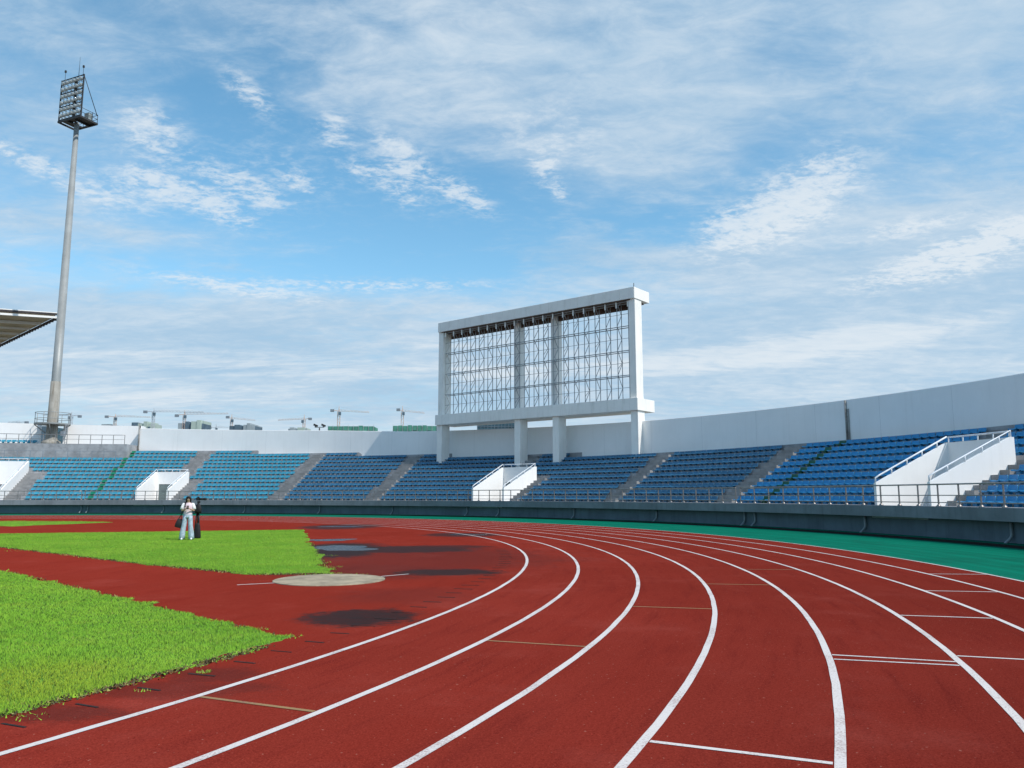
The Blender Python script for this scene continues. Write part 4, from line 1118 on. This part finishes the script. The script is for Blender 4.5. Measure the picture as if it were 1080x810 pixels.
# ------------------------------------------------------------------ person with a bag, and a camera on a tripod
def skin_mesh(name, joints, edges, root, sub=2):
    me = bpy.data.meshes.new(name+'_rig'); me.from_pydata([j[0] for j in joints], edges, []); o = bpy.data.objects.new(name+'_rig', me); COL.objects.link(o)
    md = o.modifiers.new('skin','SKIN'); md.use_smooth_shade = True
    for v,j in zip(me.skin_vertices[0].data, joints):
        r_ = j[1]; v.radius = r_ if isinstance(r_,tuple) else (r_,r_)
    me.skin_vertices[0].data[root].use_root = True
    s_ = o.modifiers.new('sub','SUBSURF'); s_.levels = sub; s_.render_levels = sub
    bpy.context.view_layer.update()
    dg = bpy.context.evaluated_depsgraph_get(); r = bpy.data.meshes.new_from_object(o.evaluated_get(dg))
    v = [tuple(q.co) for q in r.vertices]; f = [tuple(p.vertices) for p in r.polygons]
    bpy.data.objects.remove(o); bpy.data.meshes.remove(me); bpy.data.meshes.remove(r)
    return v, f
PX, PY, PS = -12.02, 29.78, .95
person = empty('person', (PX,PY,.03), R(18)); person.scale = (PS,PS,PS); tag(person, 'person in pale pink top and light blue jeans looking down on the grass', 'person')
J = []; E_ = []
def j(p, r): J.append((p,r)); return len(J)-1
pel = j((0,.0,.93),(.125,.10)); sp1 = j((0,.005,1.08),(.105,.085)); sp2 = j((0,.01,1.24),(.125,.095)); che = j((0,.01,1.34),(.12,.085))
nk = j((0,-.005,1.425),(.048,.05)); hb = j((0,-.03,1.48),(.052,.058)); hm = j((0,-.048,1.545),(.078,.092)); ht = j((0,-.045,1.615),(.062,.075))
E_ += [(pel,sp1),(sp1,sp2),(sp2,che),(che,nk),(nk,hb),(hb,hm),(hm,ht)]
hands = []
for s in (-1,1):
    sh = j((s*.155,.01,1.355),.052); el = j((s*.225,-.02,1.10),.038); wr = j((s*.085,-.215,1.175),.026); pa = j((s*.040,-.255,1.205),(.034,.018))
    E_ += [(che,sh),(sh,el),(el,wr),(wr,pa)]; hands.append((s,J[pa][0]))
    hp = j((s*.090,0,.89),.085); kn = j((s*.125,-.015,.49),.056); an = j((s*.165,.02,.09),.036); to = j((s*.175,-.10,.04),.030)
    E_ += [(pel,hp),(hp,kn),(kn,an),(an,to)]
v, f = skin_mesh('person', J, E_, pel)
b = MB(); b.add(v, f, 0, True)
for s,p in hands:                                           # five fingers closing on the phone
    p = Vector(p)
    for k,(dx,ln) in enumerate(((-.024,.055),(-.008,.064),(.008,.060),(.022,.048))):
        q0 = p+Vector((s*-.004,dx*.3,.012+dx)); q1 = q0+Vector((-s*.022,-.020,.012)); q2 = q1+Vector((-s*.018,.004,.010))
        b.tube([q0,q1,q2], [.009,.008,.006], 6)
    q0 = p+Vector((-s*.006,.012,.02)); b.tube([q0,q0+Vector((-s*.012,-.008,.024)),q0+Vector((-s*.022,-.012,.036))], [.010,.009,.007], 6)
# face: nose, ears, eyes, mouth on the bowed head
hc = Vector((0,-.048,1.55))
b.tube([hc+Vector((0,-.088,.012)),hc+Vector((0,-.104,-.012)),hc+Vector((0,-.092,-.022))], [.008,.013,.009], 6)
for s in (-1,1): b.rings([[hc+Vector((s*(.074+.004*q),.005+r_*.6*math.cos(2*math.pi*k/8),-.005+r_*math.sin(2*math.pi*k/8))) for k in range(8)] for q,r_ in ((0,.028),(2,.026),(3,.012))])
b.build('body', M['skin'], person)
b = MB()
for s in (-1,1): b.rings([[hc+Vector((s*.030+r_*math.cos(2*math.pi*k/8),y_,.014+r_*.55*math.sin(2*math.pi*k/8))) for k in range(8)] for r_,y_ in ((.012,-.080),(.010,-.091))])
b.box(hc+Vector((0,-.086,-.046)), (.036,.012,.006)); b.build('eyes_and_mouth', M['hair'], person)
def loop(cx,cy,z,rx,ry,n=20,sq=1.0,ph=0.0): return [(cx+rx*math.copysign(abs(math.cos(2*math.pi*k/n))**sq,math.cos(2*math.pi*k/n)), cy+ry*math.copysign(abs(math.sin(2*math.pi*k/n))**sq,math.sin(2*math.pi*k/n)), z+ph*math.sin(4*math.pi*k/n)) for k in range(n)]
b = MB(); b.rings([loop(0,.0,.965,.162,.122),loop(0,.002,1.02,.158,.118),loop(0,.005,1.12,.146,.112),loop(0,.005,1.24,.160,.120),loop(0,.008,1.33,.168,.112,sq=.9),loop(0,.008,1.385,.130,.088),loop(0,.0,1.415,.074,.070)], caps=False)
b.build('shirt', M['shirt'], person)
for s in (-1,1):
    b = MB(); b.tube([(s*.120,.01,1.355),(s*.165,.008,1.345),(s*.205,-.005,1.24),(s*.222,-.012,1.155)], [.058,.070,.068,.074], 14); b.build('sleeve', M['sleeve'], person)
b = MB()
b.rings([loop(0,0,1.0,.150,.116),loop(0,.004,.94,.165,.128),loop(0,.006,.88,.172,.132),loop(0,.006,.82,.170,.126)])
for s in (-1,1):
    R_ = []
    for (z,cx_,cy_,rx,ry) in ((.90,.082,.004,.092,.122),(.78,.094,.0,.090,.112),(.62,.112,-.006,.088,.104),(.48,.130,-.008,.088,.102),(.32,.146,-.002,.096,.110),(.16,.160,.004,.104,.120),(.02,.170,.006,.112,.130)):
        R_.append([(x+.006*math.sin(9*z*s+k*1.3),y+.006*math.cos(14*z+k*2.1),z_) for k,(x,y,z_) in enumerate(loop(s*cx_,cy_,z,rx,ry))])
    b.rings(R_)
b.build('trousers', M['jeans'], person)
for s in (-1,1):
    b = MB(); b.rings([[(s*.175+(x)*1.0, y, z) for x,y,z in loop(0,-.04+dy,z_,rx,ry)] for z_,rx,ry,dy in ((.0,.046,.135,0),(.03,.050,.138,0),(.06,.044,.115,.01),(.085,.034,.06,.04))]); b.build('shoe', M['shoe'], person)
b = MB()
hr = []
for (z,rx,ry,dy) in ((1.40,.085,.045,.055),(1.44,.100,.065,.035),(1.49,.104,.082,.020),(1.54,.104,.098,.0),(1.59,.100,.104,-.02),(1.635,.082,.088,-.035),(1.665,.045,.050,-.04)):
    hr.append([(x*(1+.05*math.sin(k*2.7)),y,z_) for k,(x,y,z_) in enumerate(loop(0,dy,z,rx,ry))])
b.rings(hr)
for s in (-1,1): b.tube([(s*.055,-.125,1.625),(s*.080,-.100,1.56),(s*.084,-.070,1.50),(s*.078,-.045,1.45)], [.020,.024,.022,.012], 8)
b.tube([(-.05,-.135,1.618),(0,-.142,1.625),(.05,-.135,1.618)], [.016,.02,.016], 8)
b.build('hair', M['hair'], person)
Mp = Matrix.Translation((PX,PY,.03)) @ Matrix.Rotation(R(18),4,'Z') @ Matrix.Scale(PS,4)
def pworld(p): return Mp @ Vector(p)
b = MB(); b.box((0,0,0), (.075,.012,.15), M=Euler((R(-35),0,0)).to_matrix())
o = b.build('phone', M['black'], None); o.location = pworld((0,-.275,1.235)); o.rotation_euler = (0,0,R(18)); tag(o, 'dark phone held in both hands before the pink top', 'phone')
bag = empty('shoulder_bag', pworld((-.29,.03,.62)), R(18)); tag(bag, 'black shoulder bag hanging at the hip of the person in jeans', 'bag')
b = MB(); Mx = Euler((0,R(14),0)).to_matrix()
b.rings([[Mx@Vector((x,y,z)) for x,y,z in loop(0,0,z_,rx,ry,16,.6)] for z_,rx,ry in ((-.16,.11,.05),(-.14,.135,.065),(.0,.13,.06),(.13,.105,.045),(.16,.09,.02))]); b.build('pouch', M['black'], bag)
b = MB()
for (xx,yy) in ((-.05,.02),(.05,-.02)): b.tube([(xx,yy,.14),(.06,yy*2,.36),(.135,yy*2.5,.62),(.15,yy*2,.78)], .012, 6)
b.build('strap', M['black'], bag)
b = MB(); b.tube([(-.105,-.128,1.25),(-.10,-.09,1.38),(-.105,0,1.43),(-.10,.10,1.36)], .022, 6)
b.build('neck_strap', M['black'], person)
TX, TY, TS = -12.02, 30.75, .93
tp = empty('camera_tripod', (TX,TY,.03)); tp.scale = (TS,TS,TS); tag(tp, 'slim black tripod with closed legs standing in the grass behind the person', 'tripod')
b = MB(); b.tube([(0,0,.62),(0,0,1.42)], .022, 8); b.rings([ring(.05,1.10,10),ring(.05,1.18,10)],0,False); b.build('centre_column', M['black_metal'], tp)
for k in range(3):
    a_ = R(90+120*k); b = MB(); c_,s_ = math.cos(a_),math.sin(a_)
    b.tube([(.04*c_,.04*s_,1.12),(.075*c_,.075*s_,.62),(.085*c_,.085*s_,.60),(.12*c_,.12*s_,.0)], [.030,.030,.022,.018], 8); b.build('leg', M['black_metal'], tp)
b = MB(); b.box((0,0,1.46), (.09,.09,.09)); b.tube([(0,.0,1.44),(-.16,.10,1.30)], .012, 6); b.build('pan_head', M['black_metal'], tp)
cm = empty('video_camera', (TX,TY,.03+1.51*TS), R(0)); cm.scale = (TS,TS,TS); tag(cm, 'black camera with a long lens mounted on the tripod', 'camera')
b = MB(); b.box((-.03,0,.075), (.13,.10,.12)); b.box((-.03,0,.15), (.06,.06,.04)); b.build('camera_body', M['black'], cm)
b = MB()
def xr(r_,x): return [(x,r_*math.cos(2*math.pi*k/12),.075+r_*math.sin(2*math.pi*k/12)) for k in range(12)]
b.rings([xr(.042,.035),xr(.045,.12),xr(.040,.13),xr(.050,.22),xr(.058,.29),xr(.05,.30)]); b.build('lens', M['black'], cm)
b = MB(); b.box((-.11,0,.09), (.05,.04,.05)); b.build('viewfinder', M['black'], cm)
jk = empty('hanging_pouch', (TX+.02,TY-.05,.03)); jk.scale = (TS,TS,TS); tag(jk, 'black cloth pouch hanging from the tripod below the camera', 'pouch')
b = MB(); b.rings([loop(.0,-.02,z,rx,ry,14) for z,rx,ry in ((1.02,.13,.06),(1.10,.15,.08),(1.22,.13,.075),(1.34,.09,.05),(1.40,.04,.03))]); b.build('pouch', M['black'], jk)
lb = empty('leg_wrap', (TX+.03,TY,.03)); lb.scale = (TS,TS,TS); tag(lb, 'black bag leaning against the tripod legs on the grass', 'bag')
b = MB(); b.rings([loop(.01,-.08,z,rx,ry,14,.8) for z,rx,ry in ((.0,.13,.09),(.05,.145,.10),(.3,.12,.085),(.52,.09,.06),(.62,.05,.03))]); b.build('bag_body', M['black'], lb)
